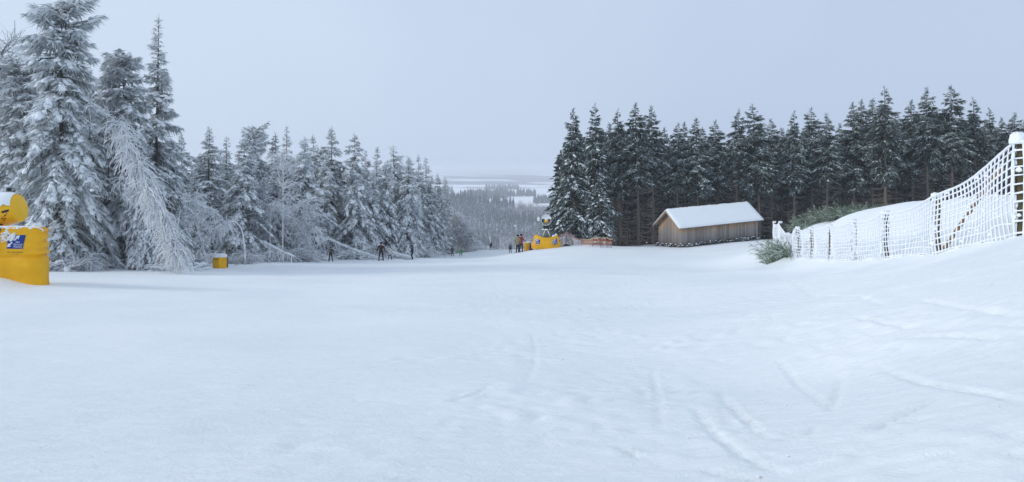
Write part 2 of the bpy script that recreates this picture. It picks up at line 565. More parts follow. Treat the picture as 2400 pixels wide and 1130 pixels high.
# short edge scrapes left by turning skis, mostly to the right
rs = np.random.default_rng(55)
for _ in range(230):
    x0, y0 = rs.uniform(-4, 9.5), 4.2 + 12 * rs.uniform() ** 1.4
    if abs(x0) > 0.78 * y0 or rs.uniform() > 0.25 + max(0, x0) / 8: continue
    a_, L_ = rs.normal(-0.15, 0.5), rs.uniform(0.12, 0.55) * (0.7 + y0 / 12)
    cv = rs.normal(0, 0.12) * L_
    track([(x0, y0), (x0 + 0.5 * L_ * math.cos(a_) - cv * math.sin(a_), y0 + 0.5 * L_ * math.sin(a_) + cv), (x0 + L_ * math.cos(a_), y0 + L_ * math.sin(a_))], rs.uniform(0.025, 0.05), rs.uniform(0.015, 0.04), rs.uniform(0.004, 0.016))
# trampled heap of loose snow
cx, cyy = gpt(1880, 752)
dd = np.sqrt(((gx - cx) / 0.5) ** 2 + ((gy - cyy) / 0.6) ** 2)
rel += np.exp(-dd ** 2) * (0.03 + 0.05 * vnoise(gx / 0.16, gy / 0.16, 31))
# rough, lumpy snow on the bank at the fence
bankm = np.clip((gx - 6) / 3, 0, 1) * np.clip((30 - gy) / 6, 0, 1) * np.clip((gy - 6) / 3, 0, 1)
rel += bankm * (0.05 * vnoise(gx / 0.9, gy / 0.9, 41) + 0.035 * np.abs(vnoise(gx / 0.35, gy / 0.35, 42)))
rel += 0.30 * np.exp(-((gx + 17.6) / 0.8) ** 2 - ((gy - 22.7) / 0.7) ** 2)      # drift against the padded barrier
gzv = gzv + rel
# forest floor litter mask (needles and twigs under closed canopy)
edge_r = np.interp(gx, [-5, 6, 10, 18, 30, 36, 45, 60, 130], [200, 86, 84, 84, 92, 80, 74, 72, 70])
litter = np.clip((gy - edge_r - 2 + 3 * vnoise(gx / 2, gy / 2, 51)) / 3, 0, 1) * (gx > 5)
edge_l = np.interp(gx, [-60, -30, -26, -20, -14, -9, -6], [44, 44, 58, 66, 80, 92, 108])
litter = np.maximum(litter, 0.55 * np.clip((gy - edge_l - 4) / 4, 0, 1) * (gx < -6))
nxg, nyg = len(gxs), len(gys)
ii = np.arange(nxg * nyg).reshape(nyg, nxg)
quads = np.stack([ii[:-1, :-1], ii[:-1, 1:], ii[1:, 1:], ii[1:, :-1]], -1).reshape(-1, 4)

m, n, p = new_mat("piste_snow")
tcn = n.nodes.new("ShaderNodeTexCoord")
n1 = n.nodes.new("ShaderNodeTexNoise"); n1.inputs["Scale"].default_value = 26; n1.inputs["Detail"].default_value = 6; n1.inputs["Roughness"].default_value = 0.65
n2 = n.nodes.new("ShaderNodeTexNoise"); n2.inputs["Scale"].default_value = 0.25; n2.inputs["Detail"].default_value = 3
n3 = n.nodes.new("ShaderNodeTexNoise"); n3.inputs["Scale"].default_value = 1.4; n3.inputs["Detail"].default_value = 7
for q in (n1, n2, n3):
    n.links.new(tcn.outputs["Object"], q.inputs["Vector"])
rp = n.nodes.new("ShaderNodeValToRGB")
rp.color_ramp.elements[0].position, rp.color_ramp.elements[0].color = 0.3, (0.82, 0.862, 0.878, 1)
rp.color_ramp.elements[1].position, rp.color_ramp.elements[1].color = 0.7, (0.885, 0.917, 0.925, 1)
n.links.new(n2.outputs["Fac"], rp.inputs[0])
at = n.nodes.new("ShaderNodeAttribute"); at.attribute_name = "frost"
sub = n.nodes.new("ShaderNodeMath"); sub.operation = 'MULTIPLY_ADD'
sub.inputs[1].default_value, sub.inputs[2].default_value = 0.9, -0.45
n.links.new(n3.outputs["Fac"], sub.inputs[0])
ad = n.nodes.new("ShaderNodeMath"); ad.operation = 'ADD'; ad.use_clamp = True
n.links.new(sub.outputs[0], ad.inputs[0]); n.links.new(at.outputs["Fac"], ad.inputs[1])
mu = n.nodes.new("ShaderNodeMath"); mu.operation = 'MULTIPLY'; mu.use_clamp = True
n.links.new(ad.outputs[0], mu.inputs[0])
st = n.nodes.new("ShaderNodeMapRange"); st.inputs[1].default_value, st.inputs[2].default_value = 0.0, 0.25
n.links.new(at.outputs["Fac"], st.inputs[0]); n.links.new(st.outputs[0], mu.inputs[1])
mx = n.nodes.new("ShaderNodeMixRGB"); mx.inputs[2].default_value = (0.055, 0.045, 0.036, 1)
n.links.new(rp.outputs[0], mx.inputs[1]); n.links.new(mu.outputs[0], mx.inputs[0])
n.links.new(mx.outputs[0], p.inputs["Base Color"])
bp = n.nodes.new("ShaderNodeBump"); bp.inputs["Strength"].default_value = 0.5; bp.inputs["Distance"].default_value = 0.012
n.links.new(n1.outputs["Fac"], bp.inputs["Height"])
n4 = n.nodes.new("ShaderNodeTexNoise"); n4.inputs["Scale"].default_value = 5.0; n4.inputs["Detail"].default_value = 8; n4.inputs["Roughness"].default_value = 0.7; n4.inputs["Distortion"].default_value = 0.6
mpp = n.nodes.new("ShaderNodeMapping"); mpp.inputs["Scale"].default_value = (0.8, 1.6, 1.0)
n.links.new(tcn.outputs["Object"], mpp.inputs[0]); n.links.new(mpp.outputs[0], n4.inputs["Vector"])
bp2 = n.nodes.new("ShaderNodeBump"); bp2.inputs["Strength"].default_value = 0.6; bp2.inputs["Distance"].default_value = 0.05
n.links.new(n4.outputs["Fac"], bp2.inputs["Height"]); n.links.new(bp2.outputs[0], bp.inputs["Normal"])
n.links.new(bp.outputs[0], p.inputs["Normal"])
p.inputs["Roughness"].default_value = 0.7
p.inputs["Specular IOR Level"].default_value = 0.2
M['piste'] = m
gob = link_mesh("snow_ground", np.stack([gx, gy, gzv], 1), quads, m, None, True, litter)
tag(gob, "packed snow of the ski run with faint ski tracks", None, None, "structure")


# distant valley and hills: one wide terrain
def far_z(x, y):
    z = np.interp(y, [180, 260, 420, 560, 760, 1000, 1120, 1350, 1700, 2300, 3300, 4200, 5200, 7000],
                  [-38, -60, -84, -86, -66, -40, -46, -62, -54, -53, -50, -32, -20, -30])
    hill = np.clip((y - 560) / 400, 0, 1) * np.clip((1250 - y) / 200, 0, 1)
    z = z - hill * np.clip((x + 85) / 140, -0.3, 1.3) * 17.0         # the wooded ridge falls to the right
    z = z + np.clip((y - 2600) / 1500, 0, 1) * 34 * vnoise(x / 1300 + 0.4, y / 2200, 61)
    return z + 5 * vnoise(x / 130, y / 160, 62) * np.clip((y - 300) / 300, 0, 1) * np.clip((1600 - y) / 500, 0.15, 1)


fxs = np.concatenate([np.linspace(-5200, -700, 40), np.linspace(-680, 680, 110), np.linspace(700, 5200, 40)])
fys = np.concatenate([np.linspace(195, 1500, 110), np.linspace(1530, 6900, 110)])
FX, FY = np.meshgrid(fxs, fys)
fz = far_z(FX.ravel(), FY.ravel())
ii = np.arange(FX.size).reshape(FX.shape)
quads = np.stack([ii[:-1, :-1], ii[:-1, 1:], ii[1:, 1:], ii[1:, :-1]], -1).reshape(-1, 4)
# woods on the far hills are patches of colour: too far to tell trees apart
wx, wy = FX.ravel(), FY.ravel()
wood = np.clip((vnoise(wx / 420 + 1.3, wy / 300, 71) + 0.35 * vnoise(wx / 120, wy / 90, 72)) * 8 + np.interp(wy, [2400, 2900, 3400, 6000], [-2.0, 0.2, 2.4, 3.2]), 0, 1) * (wy > 2300)
fm, n, p = new_mat("far_fields")
at = n.nodes.new("ShaderNodeAttribute"); at.attribute_name = "frost"
mx = n.nodes.new("ShaderNodeMixRGB")
mx.inputs[1].default_value = (0.88, 0.90, 0.93, 1); mx.inputs[2].default_value = (0.06, 0.075, 0.09, 1)
n.links.new(at.outputs["Fac"], mx.inputs[0]); n.links.new(mx.outputs[0], p.inputs["Base Color"])
p.inputs["Roughness"].default_value = 0.9
far = link_mesh("valley_terrain", np.stack([FX.ravel(), FY.ravel(), fz], 1), quads, fm, None, True, wood)
tag(far, "snowy fields and hills across the valley", None, None, "structure")

HAZE_BOX = ((-5300, 5300), (-80, 7000), (-102, 22))


# ------------------------------------------------------------------ spruces
def spruce(seed, H, R, base=0.03, heavy=True, dens=26, snow=3.0, frost=0.55, hang=0.7, droop=0.55, blunt=0.0,
           spacing=0.34, lw=0.55, dead=False, lowramp=0.0, tw=0.085, pow_=0.8, lean=0.0):
    """meshes of one spruce: trunk with limbs, needles, snow lying on the boughs, dead lower branches"""
    r = np.random.default_rng(seed)
    hs = []
    h = base * H
    while h < H * 0.985:
        hs.append(h)
        h += spacing * (1 - 0.45 * h / H) * r.uniform(0.75, 1.25)
    hs = np.array(hs)
    nb = r.integers(4, 7, len(hs))
    bh = np.repeat(hs, nb) + r.uniform(-0.12, 0.12, nb.sum())
    N = len(bh)
    t = np.clip((bh - base * H) / (H * (1 - base)), 0, 1)
    prof = (1 - t) ** pow_
    if blunt:
        prof = np.minimum(1, np.maximum(prof, blunt * (1 - np.clip((t - 0.9) / 0.13, 0, 1) ** 2)))
    if lowramp:
        prof = prof * np.clip(0.45 + t / lowramp * 0.55, 0, 1)
    # whole sectors of the crown are longer or shorter, so that the outline is ragged
    az = r.uniform(0, 2 * math.pi, N)
    lumps = 1 + 0.22 * np.sin(az * 2 + t * 9 + r.uniform(0, 6)) + 0.15 * np.sin(az * 3 - t * 17 + r.uniform(0, 6))
    L = np.maximum(0.16, R * prof * lumps * r.uniform(0.72, 1.12, N))
    p0 = np.interp(t, [0, 0.35, 0.8, 1], [-0.35, -0.12, 0.28, 0.9]) + r.normal(0, 0.1, N)
    if heavy: p0 = p0 - 0.15
    dr = droop * np.interp(t, [0, 0.7, 1], [1, 0.8, 0.2]) * r.uniform(0.7, 1.3, N)
    up = 0.22 * r.uniform(0.3, 1.3, N)
    rad = np.stack([np.cos(az), np.sin(az), np.zeros(N)], 1)
    lat = np.stack([-np.sin(az), np.cos(az), np.zeros(N)], 1)
    curl = r.normal(0, 0.12, N)
    lx, ly = lean * r.normal(0, 1), lean * r.normal(0, 1)

    def bp_(i, s):
        k = (bh[i] / H) ** 2
        P = rad[i] * (L[i] * s * (1 - 0.12 * dr[i] * s))[:, None] + lat[i] * (curl[i] * L[i] * s * s)[:, None]
        P[:, 0] += lx * k; P[:, 1] += ly * k
        P[:, 2] = bh[i] + L[i] * (p0[i] * s - dr[i] * s ** 2 + up[i] * s ** 3)
        return P

    trunk = MB()
    zz = np.linspace(-0.3, H, 12)
    kk = (np.clip(zz, 0, H) / H) ** 2
    r0 = 0.0085 * H + 0.02
    trunk.tubes(np.stack([lx * kk, ly * kk, zz], 1), r0 * (1 - 0.93 * np.clip(zz / H, 0, 1)) + 0.008, 7, True)
    ss = np.linspace(0, 1, 5)
    big = np.where(L > 0.5)[0]
    P = np.stack([bp_(big, np.full(len(big), s)) for s in ss], 1)
    trunk.tubes(P, (0.012 + 0.012 * L[big])[:, None] * (1 - 0.85 * ss)[None], 3)
    # twigs
    nt_ = np.maximum(4, (L * dens).astype(int))
    i = np.repeat(np.arange(N), nt_)
    K = len(i)
    s = np.clip(r.uniform(0.05, 1.03, K) ** 0.8, 0, 1)
    p = bp_(i, s)
    sg = r.choice([-1, 1], K)
    cl, cr, dn = r.uniform(0.15, 1.0, K), r.uniform(0.15, 0.9, K), hang * r.uniform(0.2, 1.5, K)
    tip = s > 0.9
    cl = np.where(tip, cl * 0.35, cl); cr = np.where(tip, 0.9, cr)
    dn = dn * np.interp(t[i], [0, 0.75, 1], [1, 0.75, 0.05])
    d = unit(lat[i] * (sg * cl)[:, None] + rad[i] * cr[:, None] + np.array([0, 0, -1.0]) * dn[:, None] + r.normal(0, 0.12, (K, 3)))
    lt = lw * (0.4 + 0.6 * np.sin(np.clip(s, 0, 1) * 2.6 + 0.35)) * r.uniform(0.4, 1.4, K) * np.clip(L[i] / 1.1, 0.4, 1)
    side = unit(np.cross(d, unit(r.normal(0, 1, (K, 3)) + np.array([0, 0, 0.6]))))
    fr = np.clip(r.normal(frost, 0.22, K) + 0.3 * (s - 0.6) - 0.22 * (dn > 0.8) + 0.10 * np.sin(i * 12.9898), 0, 1)
    # heavier frost where wind carries it: a smooth patchiness through the crown
    fr = np.clip(fr + 0.28 * vnoise(p[:, 0] * 0.9 + seed, p[:, 2] * 0.55 + p[:, 1] * 0.9, seed), 0, 1)
    crown = MB()
    crown.kites(p, d, lt, tw * r.uniform(0.6, 1.5, K) * np.clip(lt / 0.4, 0.6, 1.4), side, fr, 0.12)
    # leader
    q = np.zeros((10, 3)); q[:, 2] = H - 0.05 - np.linspace(0, 0.5, 10); q[:, 0] += lx; q[:, 1] += ly
    dq = unit(np.stack([r.normal(0, 0.5, 10), r.normal(0, 0.5, 10), np.full(10, 0.9)], 1))
    crown.kites(q, dq, np.full(10, 0.45), np.full(10, 0.07), unit(np.cross(dq, [1.0, 0.3, 0])), np.full(10, frost))
    sn = MB()
    if snow > 0:
        ns = r.poisson(L * snow * np.interp(t, [0, 0.2, 0.85, 1], [0.8, 1, 0.8, 0.35]))
        i = np.repeat(np.arange(N), ns)
        K = len(i)
        s = r.uniform(0.25, 1.0, K)
        p = bp_(i, s); p2 = bp_(i, np.minimum(s + 0.06, 1.06))
        ax = p2 - p
        off = r.uniform(-1, 1, K) * lw * 0.55 * (1 - 0.55 * s)
        p = p + lat[i] * off[:, None]
        p[:, 2] -= np.abs(off) * hang * 0.5 - 0.03
        sc = np.where(r.uniform(0, 1, K) < (0.58 if heavy else 0.7), r.uniform(0.25, 0.6, K), r.uniform(0.7, 1.5 if heavy else 1.3, K)) * np.clip(L[i] / 1.3, 0.45, 1.0) * (1.0 if heavy else 0.62)
        sn.blobs(p, ax + lat[i] * (off * 0.4)[:, None] + r.normal(0, 0.01, (K, 3)), 0.20 * sc * r.uniform(0.6, 1.5, K), 0.12 * sc * r.uniform(0.7, 1.5, K), 0.085 * sc * r.uniform(0.7, 1.4, K), r, 0.28)
    dm = MB()
    if dead:
        hb = np.arange(0.04 * H, base * H * 1.1, 0.30)
        hb = np.repeat(hb, 6) + r.uniform(-0.12, 0.12, len(hb) * 6)
        a = r.uniform(0, 2 * math.pi, len(hb))
        keep = r.uniform(0, 1, len(hb)) < 0.8
        hb, a = hb[keep], a[keep]
        ln = r.uniform(0.4, 1.5, len(hb)) * R / 2.0
        sss = np.linspace(0, 1, 4)
        P = np.zeros((len(hb), 4, 3))
        for k, q in enumerate(sss):
            P[:, k, 0] = np.cos(a) * ln * q
            P[:, k, 1] = np.sin(a) * ln * q
            P[:, k, 2] = hb + ln * (-0.55 * q + 0.45 * q * q)
        dm.tubes(P, 0.03 * (1 - 0.6 * sss)[None], 3)
    return dict(trunk=trunk, crown=crown, snow=sn, dead=dm, H=H)


def proto_spruce(name, needle, bark, seed, H, R, **kw):
    g = spruce(seed, H, R, **kw)
    root = empty(name)
    g['trunk'].build("trunk", bark, root)
    g['crown'].build("crown", needle, root, False, True)
    o = g['snow'].build("bough_snow", M['snow_fine'], root, True)
    if o: o["kind"] = "stuff"
    o = g['dead'].build("dead_twigs", M['dead'], root)
    if o: o["kind"] = "stuff"
    root["nominal"] = H
    return root


class Kind:
    """a tree prototype: the first use takes the prototype itself, later ones copies"""
    def __init__(self, root):
        self.root, self.used, self.H = root, False, root["nominal"]

    def place(self, px, Y, top, wf=1.0, rot=None, sink=0.05, X=None):
        x = px_x(px, Y) if X is None else X
        z = gz(x, Y) - sink
        H = py_z(top, Y) - z
        o = self.root if not self.used else copy_thing(self.root)
        self.used = True
        s = H / self.H
        o.location = (x, Y, z)
        o.scale = (s * wf, s * wf, s)
        o.rotation_euler = (RNG.normal(0, 0.014), RNG.normal(0, 0.014), RNG.uniform(0, 6.28) if rot is None else rot)
        if "nominal" in o: del o["nominal"]
        return o


NL, NR = M['needle_l'], M['needle_r']
BL, BR = M['bark_l'], M['bark_r']
mk = lambda *a, **k: Kind(proto_spruce("spruce_tree", *a, **k))
hero_a = mk(NL, BL, 11, 17.5, 3.5, base=0.02, dens=62, snow=17.4, frost=0.68, hang=1.1, droop=0.85, blunt=0.50, lw=0.75, pow_=0.5, spacing=0.46, tw=0.06)
hero_b = mk(NL, BL, 12, 14.0, 2.9, base=0.03, dens=60, snow=15.9, frost=0.68, hang=1.1, droop=0.9, blunt=0.5, lw=0.7, pow_=0.55, spacing=0.46, tw=0.06)
hero_c = mk(NL, BL, 13, 18.0, 3.0, base=0.02, dens=56, snow=11.6, frost=0.66, hang=0.8, droop=0.55, lw=0.6, pow_=0.85, spacing=0.46, tw=0.06)
heavy = [mk(NL, BL, 20 + k, 13.0, 2.9 + 0.2 * (k % 2), base=0.03, dens=46, snow=17.4, frost=0.78, hang=1.05, droop=0.85, lw=0.7, pow_=0.7, lean=0.25, spacing=0.5, tw=0.07) for k in range(4)]
light = [mk(NL, BL, 30 + k, 13.0, 2.5, base=0.10, dens=42, snow=9.4, frost=0.68, hang=0.8, droop=0.55, lw=0.62, pow_=0.72, lean=0.2, spacing=0.46, tw=0.07) for k in range(4)]
blunt = [mk(NL, BL, 38, 13.0, 2.4, base=0.1, dens=44, snow=9.4, frost=0.68, hang=1.0, droop=0.65, blunt=0.55, lw=0.62, spacing=0.45, tw=0.07)]
thin = [mk(NL, BL, 41 + k, 13.0, 1.7, base=0.2, dens=44, snow=4.3, frost=0.66, hang=0.65, droop=0.45, lw=0.55, spacing=0.42, pow_=0.7, tw=0.07) for k in range(2)]
dark = [mk(NR, BR, 50 + k, 18.0, [2.9, 2.5, 3.1, 2.6, 2.8, 2.4][k], base=[0.42, 0.47, 0.38, 0.50, 0.44, 0.40][k], heavy=False, dens=44, snow=7.0, frost=0.41, hang=0.7,
           droop=0.48, lw=0.68, dead=True, lowramp=0.3, pow_=0.82, tw=0.085, spacing=0.52, lean=0.3) for k in range(6)]
skirt = [mk(NR, BR, 70 + k, 18.0, 4.1 - 0.5 * k, base=0.03, heavy=True, dens=40, snow=4.2, frost=0.36, hang=0.9, droop=0.6, lw=0.75, pow_=0.8, tw=0.085, spacing=0.55) for k in range(2)]
young = [mk(NR, BR, 80, 7.5, 2.1, base=0.05, dens=40, snow=7.0, frost=0.42, hang=0.8, droop=0.7, lw=0.6, spacing=0.5)]

ORD = ["first", "second", "third", "fourth", "fifth", "sixth", "seventh", "eighth", "ninth", "tenth", "eleventh", "twelfth", "thirteenth",
       "fourteenth", "fifteenth", "sixteenth", "seventeenth", "eighteenth", "nineteenth", "twentieth"]


def nth(k):
    if k < 20: return ORD[k]
    tens = ["twenty", "thirty", "forty"][(k + 1) // 10 - 2]
    u = (k + 1) % 10
    return (tens[:-1] + "ieth") if u == 0 else tens + "-" + ORD[u - 1]


# left-hand treeline
GL, GR = "snow-laden spruces along the edge of the run", "dark spruces of the forest behind the hut"
tag(hero_a.place(142, 38.5, 4, 1.0, 0.6), "tallest spruce, snow-laden with a broad broken top, behind the yellow snow gun", "spruce tree", GL)
tag(hero_b.place(292, 43, 138, 1.0, 2.0), "drooping snow-laden spruce between the broken-topped giant and the pointed tall spruce", "spruce tree", GL)
tag(hero_c.place(362, 46, 38, 1.0, 4.0), "tall slender frosted spruce with a needle-sharp leader, beside the weeping birch", "spruce tree", GL)
LEFT = [(428, 316, 62, light[0], 0.9), (489, 301, 61, light[1], 1.15), (527, 320, 68, thin[0], 1.0), (566, 322, 58, heavy[0], 1.15), (603, 300, 69, blunt[0], 1.0),
        (648, 312, 70, light[2], 1.0), (671, 296, 73, thin[1], 0.9), (714, 320, 69, heavy[1], 1.1), (746, 320, 78, light[3], 0.9), (781, 300, 76, light[0], 1.05),
        (833, 315, 73.5, heavy[2], 1.0), (858, 352, 80, light[1], 0.9), (880, 348, 82, thin[0], 1.2), (929, 340, 81, heavy[3], 1.15), (965, 366, 84, light[2], 1.1),
        (985, 366, 87, light[3], 0.95), (1000, 371, 90, thin[1], 1.2), (1031, 408, 100, light[0], 1.0), (1042, 416, 106, light[2], 0.9)]
for k, (px, top, Y, kd, wf) in enumerate(LEFT):
    tag(kd.place(px, Y, top, wf), "frosted spruce whose tip is the %s right of the sharp-pointed tall spruce" % nth(k), "spruce tree", GL)
LOW = [(872, 398, 75.5, heavy[1], 1.0, "lower snow-plastered spruce standing behind the skier in brown"),
       (906, 386, 77, heavy[0], 0.9, "snow-plastered spruce with drooping fans behind the child in white"),
       (955, 372, 79, heavy[2], 1.05, "bushy snow-plastered spruce behind the sideways skier in navy"),
       (1006, 412, 88, heavy[3], 1.1, "white-draped spruce reaching the snow near the end of the tree row"),
       (1032, 455, 99, heavy[0], 1.0, "outermost low spruce of the tree row, just before the valley opens"),
       (455, 400, 55, light[3], 1.3, "grey frosted spruce behind the rimed arching sapling"),
       (760, 360, 73, heavy[3], 0.9, "snow-hung spruce behind the skier in olive"),
       (640, 380, 67, light[1], 1.1, "frosted spruce behind the broken snow-bent birch"),
       (330, 330, 40, heavy[2], 0.75, "smaller frosted spruce hidden behind the weeping birch"),
       (60, 150, 43, hero_b, 1.1, "frosted spruce half behind the broken-topped giant above the snow gun"),
       (215, 250, 41, heavy[0], 1.0, "snow-clotted spruce under the right flank of the broken-topped giant"),
       (405, 360, 47, heavy[1], 0.85, "dense frosted spruce to the right of the sharp-pointed tall spruce")]
for px, top, Y, kd, wf, lab in LOW:
    tag(kd.place(px, Y, top, wf), lab, "spruce tree", GL)
# inner rows on the left
skyl_x = [-400, 0, 130, 290, 420, 500, 600, 700, 800, 930, 1000, 1045]
skyl_y = [100, 120, 60, 200, 330, 330, 325, 330, 330, 365, 390, 430]
lrow = 0
for row, (y0, dx) in enumerate([(8, 46), (16, 44)]):
    px = -330.0 + 13 * row
    while px < 1015:
        yb = np.interp(px, [-400, 200, 420, 560, 800, 930, 1040], [46, 48, 62, 66, 74, 84, 98])
        Y = yb + y0 + RNG.uniform(-3, 3)
        kd = (light + thin + blunt)[RNG.integers(0, 7)] if px > 300 else light[RNG.integers(0, 4)]
        top = np.interp(px, skyl_x, skyl_y) + RNG.uniform(18, 85) + row * 8
        o = kd.place(px, Y, top, RNG.uniform(0.9, 1.3))
        tag(o, "frosted spruce in the inner rows of the wood beside the run, mostly hidden", "spruce tree", "inner spruces of the wood beside the run")
        px += dx * RNG.uniform(0.75, 1.25)

# right-hand forest: the skyline row
tag(skirt[0].place(1342, 80, 256, 1.0, 1.0), "full-skirted spruce at the forest corner, boughs to the ground beside the snow gun", "spruce tree", GR)
tag(skirt[1].place(1393, 84, 243, 0.95, 2.5), "tall snow-dusted spruce just right of the full-skirted corner spruce", "spruce tree", GR)
tag(young[0].place(1408, 79, 415, 1.15, 0.3), "small snow-clotted spruce behind the red and white net", "spruce tree", GR)
RIGHT = [(1428, 290, 90), (1452, 256, 85), (1497, 244, 84), (1533, 250, 87), (1553, 300, 92), (1588, 290, 86), (1603, 288, 92), (1637, 279, 85), (1652, 300, 93), (1681, 284, 88),
         (1724, 257, 87), (1752, 300, 92), (1780, 244, 86), (1808, 280, 90), (1833, 300, 94), (1862, 262, 86), (1902, 254, 89), (1938, 268, 86), (1971, 291, 92), (2001, 240, 86), (2023, 236, 90),
         (2044, 232, 86), (2076, 205, 83), (2099, 262, 90), (2140, 237, 86), (2176, 208, 84), (2197, 258, 90), (2231, 202, 83), (2258, 275, 90), (2291, 231, 84), (2318, 256, 88), (2343, 278, 86), (2371, 266, 85),
         (2402, 290, 88), (2440, 262, 85)]
for k, (px, top, Y) in enumerate(RIGHT):
    kd = dark[(k * 5 + k // 6) % 6]
    tag(kd.place(px, Y, top, 1.05 + 0.25 * ((k * 7) % 5) / 5), "bare-trunked dark spruce whose tip is %s along the skyline right of the full-skirted spruce" % nth(k), "spruce tree", GR)
skyr_x = [1290, 1340, 1500, 1560, 1650, 1780, 1960, 2075, 2230, 2400, 2800]
skyr_y = [330, 270, 265, 300, 300, 275, 285, 235, 235, 285, 280]
for row, (y0, dx) in enumerate([(95, 31), (102, 31)]):
    px = 1345.0 + 9 * row
    while px < 2560:
        Y = y0 + RNG.uniform(-2.5, 2.5)
        top = np.interp(px, skyr_x, skyr_y) + RNG.uniform(22, 75)
        o = dark[RNG.integers(0, 6)].place(px, Y, top, RNG.uniform(0.95, 1.3))
        tag(o, "bare-trunked spruce in the dim inner rows of the forest behind the hut", "spruce tree", "inner spruces of the forest behind the hut")
        px += dx * RNG.uniform(0.8, 1.25)


def wood_mass(name, spots, needle, bark, frost, label, seed):
    """the closed depth of a wood where single trees can no longer be told apart"""
    r = np.random.default_rng(seed)
    c, tr = MB(), MB()
    for (x, y, H) in spots:
        z = gz(x, y)
        n_ = 420
        h = r.uniform(0.02, 1.0, n_) ** 0.9
        a = r.uniform(0, 6.283, n_)
        rr = (2.3 * np.minimum(1, (1 - h) * 1.7 + 0.05)) * np.sqrt(r.uniform(0.05, 1, n_))
        p = np.stack([x + rr * np.cos(a), y + rr * np.sin(a), z + h * H], 1)
        d = unit(np.stack([np.cos(a), np.sin(a), r.uniform(-0.9, 0.1, n_)], 1) + r.normal(0, 0.3, (n_, 3)))
        c.kites(p, d, r.uniform(0.5, 1.1, n_), r.uniform(0.15, 0.35, n_), unit(np.cross(d, r.normal(0, 1, (n_, 3)))),
                np.clip(r.normal(frost, 0.12, n_) + 0.25 * (h - 0.6), 0, 1), 0.15)
        tr.tubes([(x, y, z - 0.3), (x, y, z + H * 0.5), (x, y, z + H)], [[0.17, 0.11, 0.02]], 5)
    o = c.build(name, needle, None, False, True)
    t = tr.build("trunk", bark, o)
    t["kind"] = "stuff"
    tag(o, label, "wood", None, "stuff")


sp = []
for Y in np.arange(107, 150, 5.0):
    for px in np.arange(1330, 2700, 2.4 / Y * F):
        q = px + RNG.uniform(-25, 25)
        x = px_x(q, Y)
        top = np.interp(q, skyr_x, skyr_y) + RNG.uniform(40, 90)
        sp.append((x, Y + RNG.uniform(-2, 2), py_z(top, Y) - gz(x, Y)))
wood_mass("forest_interior", sp, NR, BR, 0.10, "dark closed depth of the spruce forest behind the hut", 91)
sp = []
for k, y0 in enumerate(np.arange(24, 60, 6.0)):
    px = -420.0
    while px < 1000:
        Y = np.interp(px, [-400, 200, 420, 560, 800, 930, 1040], [46, 48, 62, 66, 74, 84, 98]) + y0
        x = px_x(px, Y)
        top = np.interp(px, skyl_x, skyl_y) + RNG.uniform(60, 110)
        sp.append((x, Y + RNG.uniform(-2, 2), py_z(top, Y) - gz(x, Y)))
        px += 3.2 / Y * F
wood_mass("wood_interior", sp, NL, BL, 0.25, "grey frosted depth of the wood beside the run", 92)

# ------------------------------------------------------------------ woods across the valley
def far_tree(c, tr, x, y, z, H, r, frost, leafless=False, n_=30, R0=2.2):
    if not leafless:
        nt5, sg8 = 6, 8
        V, Fq, fr_ = [], [], []
        for k5 in range(nt5):
            f5 = k5 / nt5
            zb5 = z + H * (0.06 + 0.86 * f5); zt5 = min(z + H, zb5 + H * 0.34)
            b5 = len(V)
            V.append((x, y, zt5)); fr_.append(0.12)
            for a5 in range(sg8):
                an5 = (a5 + 0.5 * k5 + r.uniform(-0.25, 0.25)) / sg8 * 6.283
                rr5 = R0 * (1 - f5) ** 0.85 * (r.uniform(0.8, 1.2) if a5 % 2 else r.uniform(0.4, 0.65))
                V.append((x + rr5 * math.cos(an5), y + rr5 * math.sin(an5), zb5 - (0.35 if a5 % 2 else 0) + r.uniform(-0.4, 0.4)))
                fr_.append(float(np.clip(r.normal(frost + 0.12, 0.2), 0, 1)))
            for a5 in range(sg8):
                Fq.append((b5, b5 + 1 + a5, b5 + 1 + (a5 + 1) % sg8))
        c.add(V, np.array(Fq), fr_)
        tr.tubes([(x, y, z - 0.5), (x, y, z + H)], [[0.2, 0.03]], 3)
        return
    h = r.uniform(0.25, 1.0, n_)
    a = r.uniform(0, 6.283, n_)
    if leafless:
        rr = R0 * 1.3 * np.sqrt(r.uniform(0, 1, n_)) * np.sin(np.clip(h, 0, 1) * 2.7 + 0.2)
        d = unit(np.stack([np.cos(a) * 0.5, np.sin(a) * 0.5, r.uniform(-0.2, 1.1, n_)], 1))
        ln, wd = r.uniform(1.2, 2.6, n_), r.uniform(0.2, 0.5, n_)
    else:
        rr = R0 * (1 - h) * r.uniform(0.1, 0.5, n_)
        d = unit(np.stack([np.cos(a), np.sin(a), r.uniform(-0.9, -0.1, n_)], 1))
        ln, wd = R0 * (1 - h) * r.uniform(0.7, 1.2, n_) + 0.5, r.uniform(0.35, 0.8, n_)
    p = np.stack([x + rr * np.cos(a), y + rr * np.sin(a), z + h * H], 1)
    side = unit(np.cross(d, np.array([0, 0, 1.0])) + r.normal(0, 0.3, (n_, 3)))
    c.kites(p, d, ln, wd, side, np.clip(r.normal(frost, 0.2, n_), 0, 1), 0.1)
    tr.tubes([(x, y, z - 0.5), (x, y, z + H)], [[0.2, 0.03]], 3)


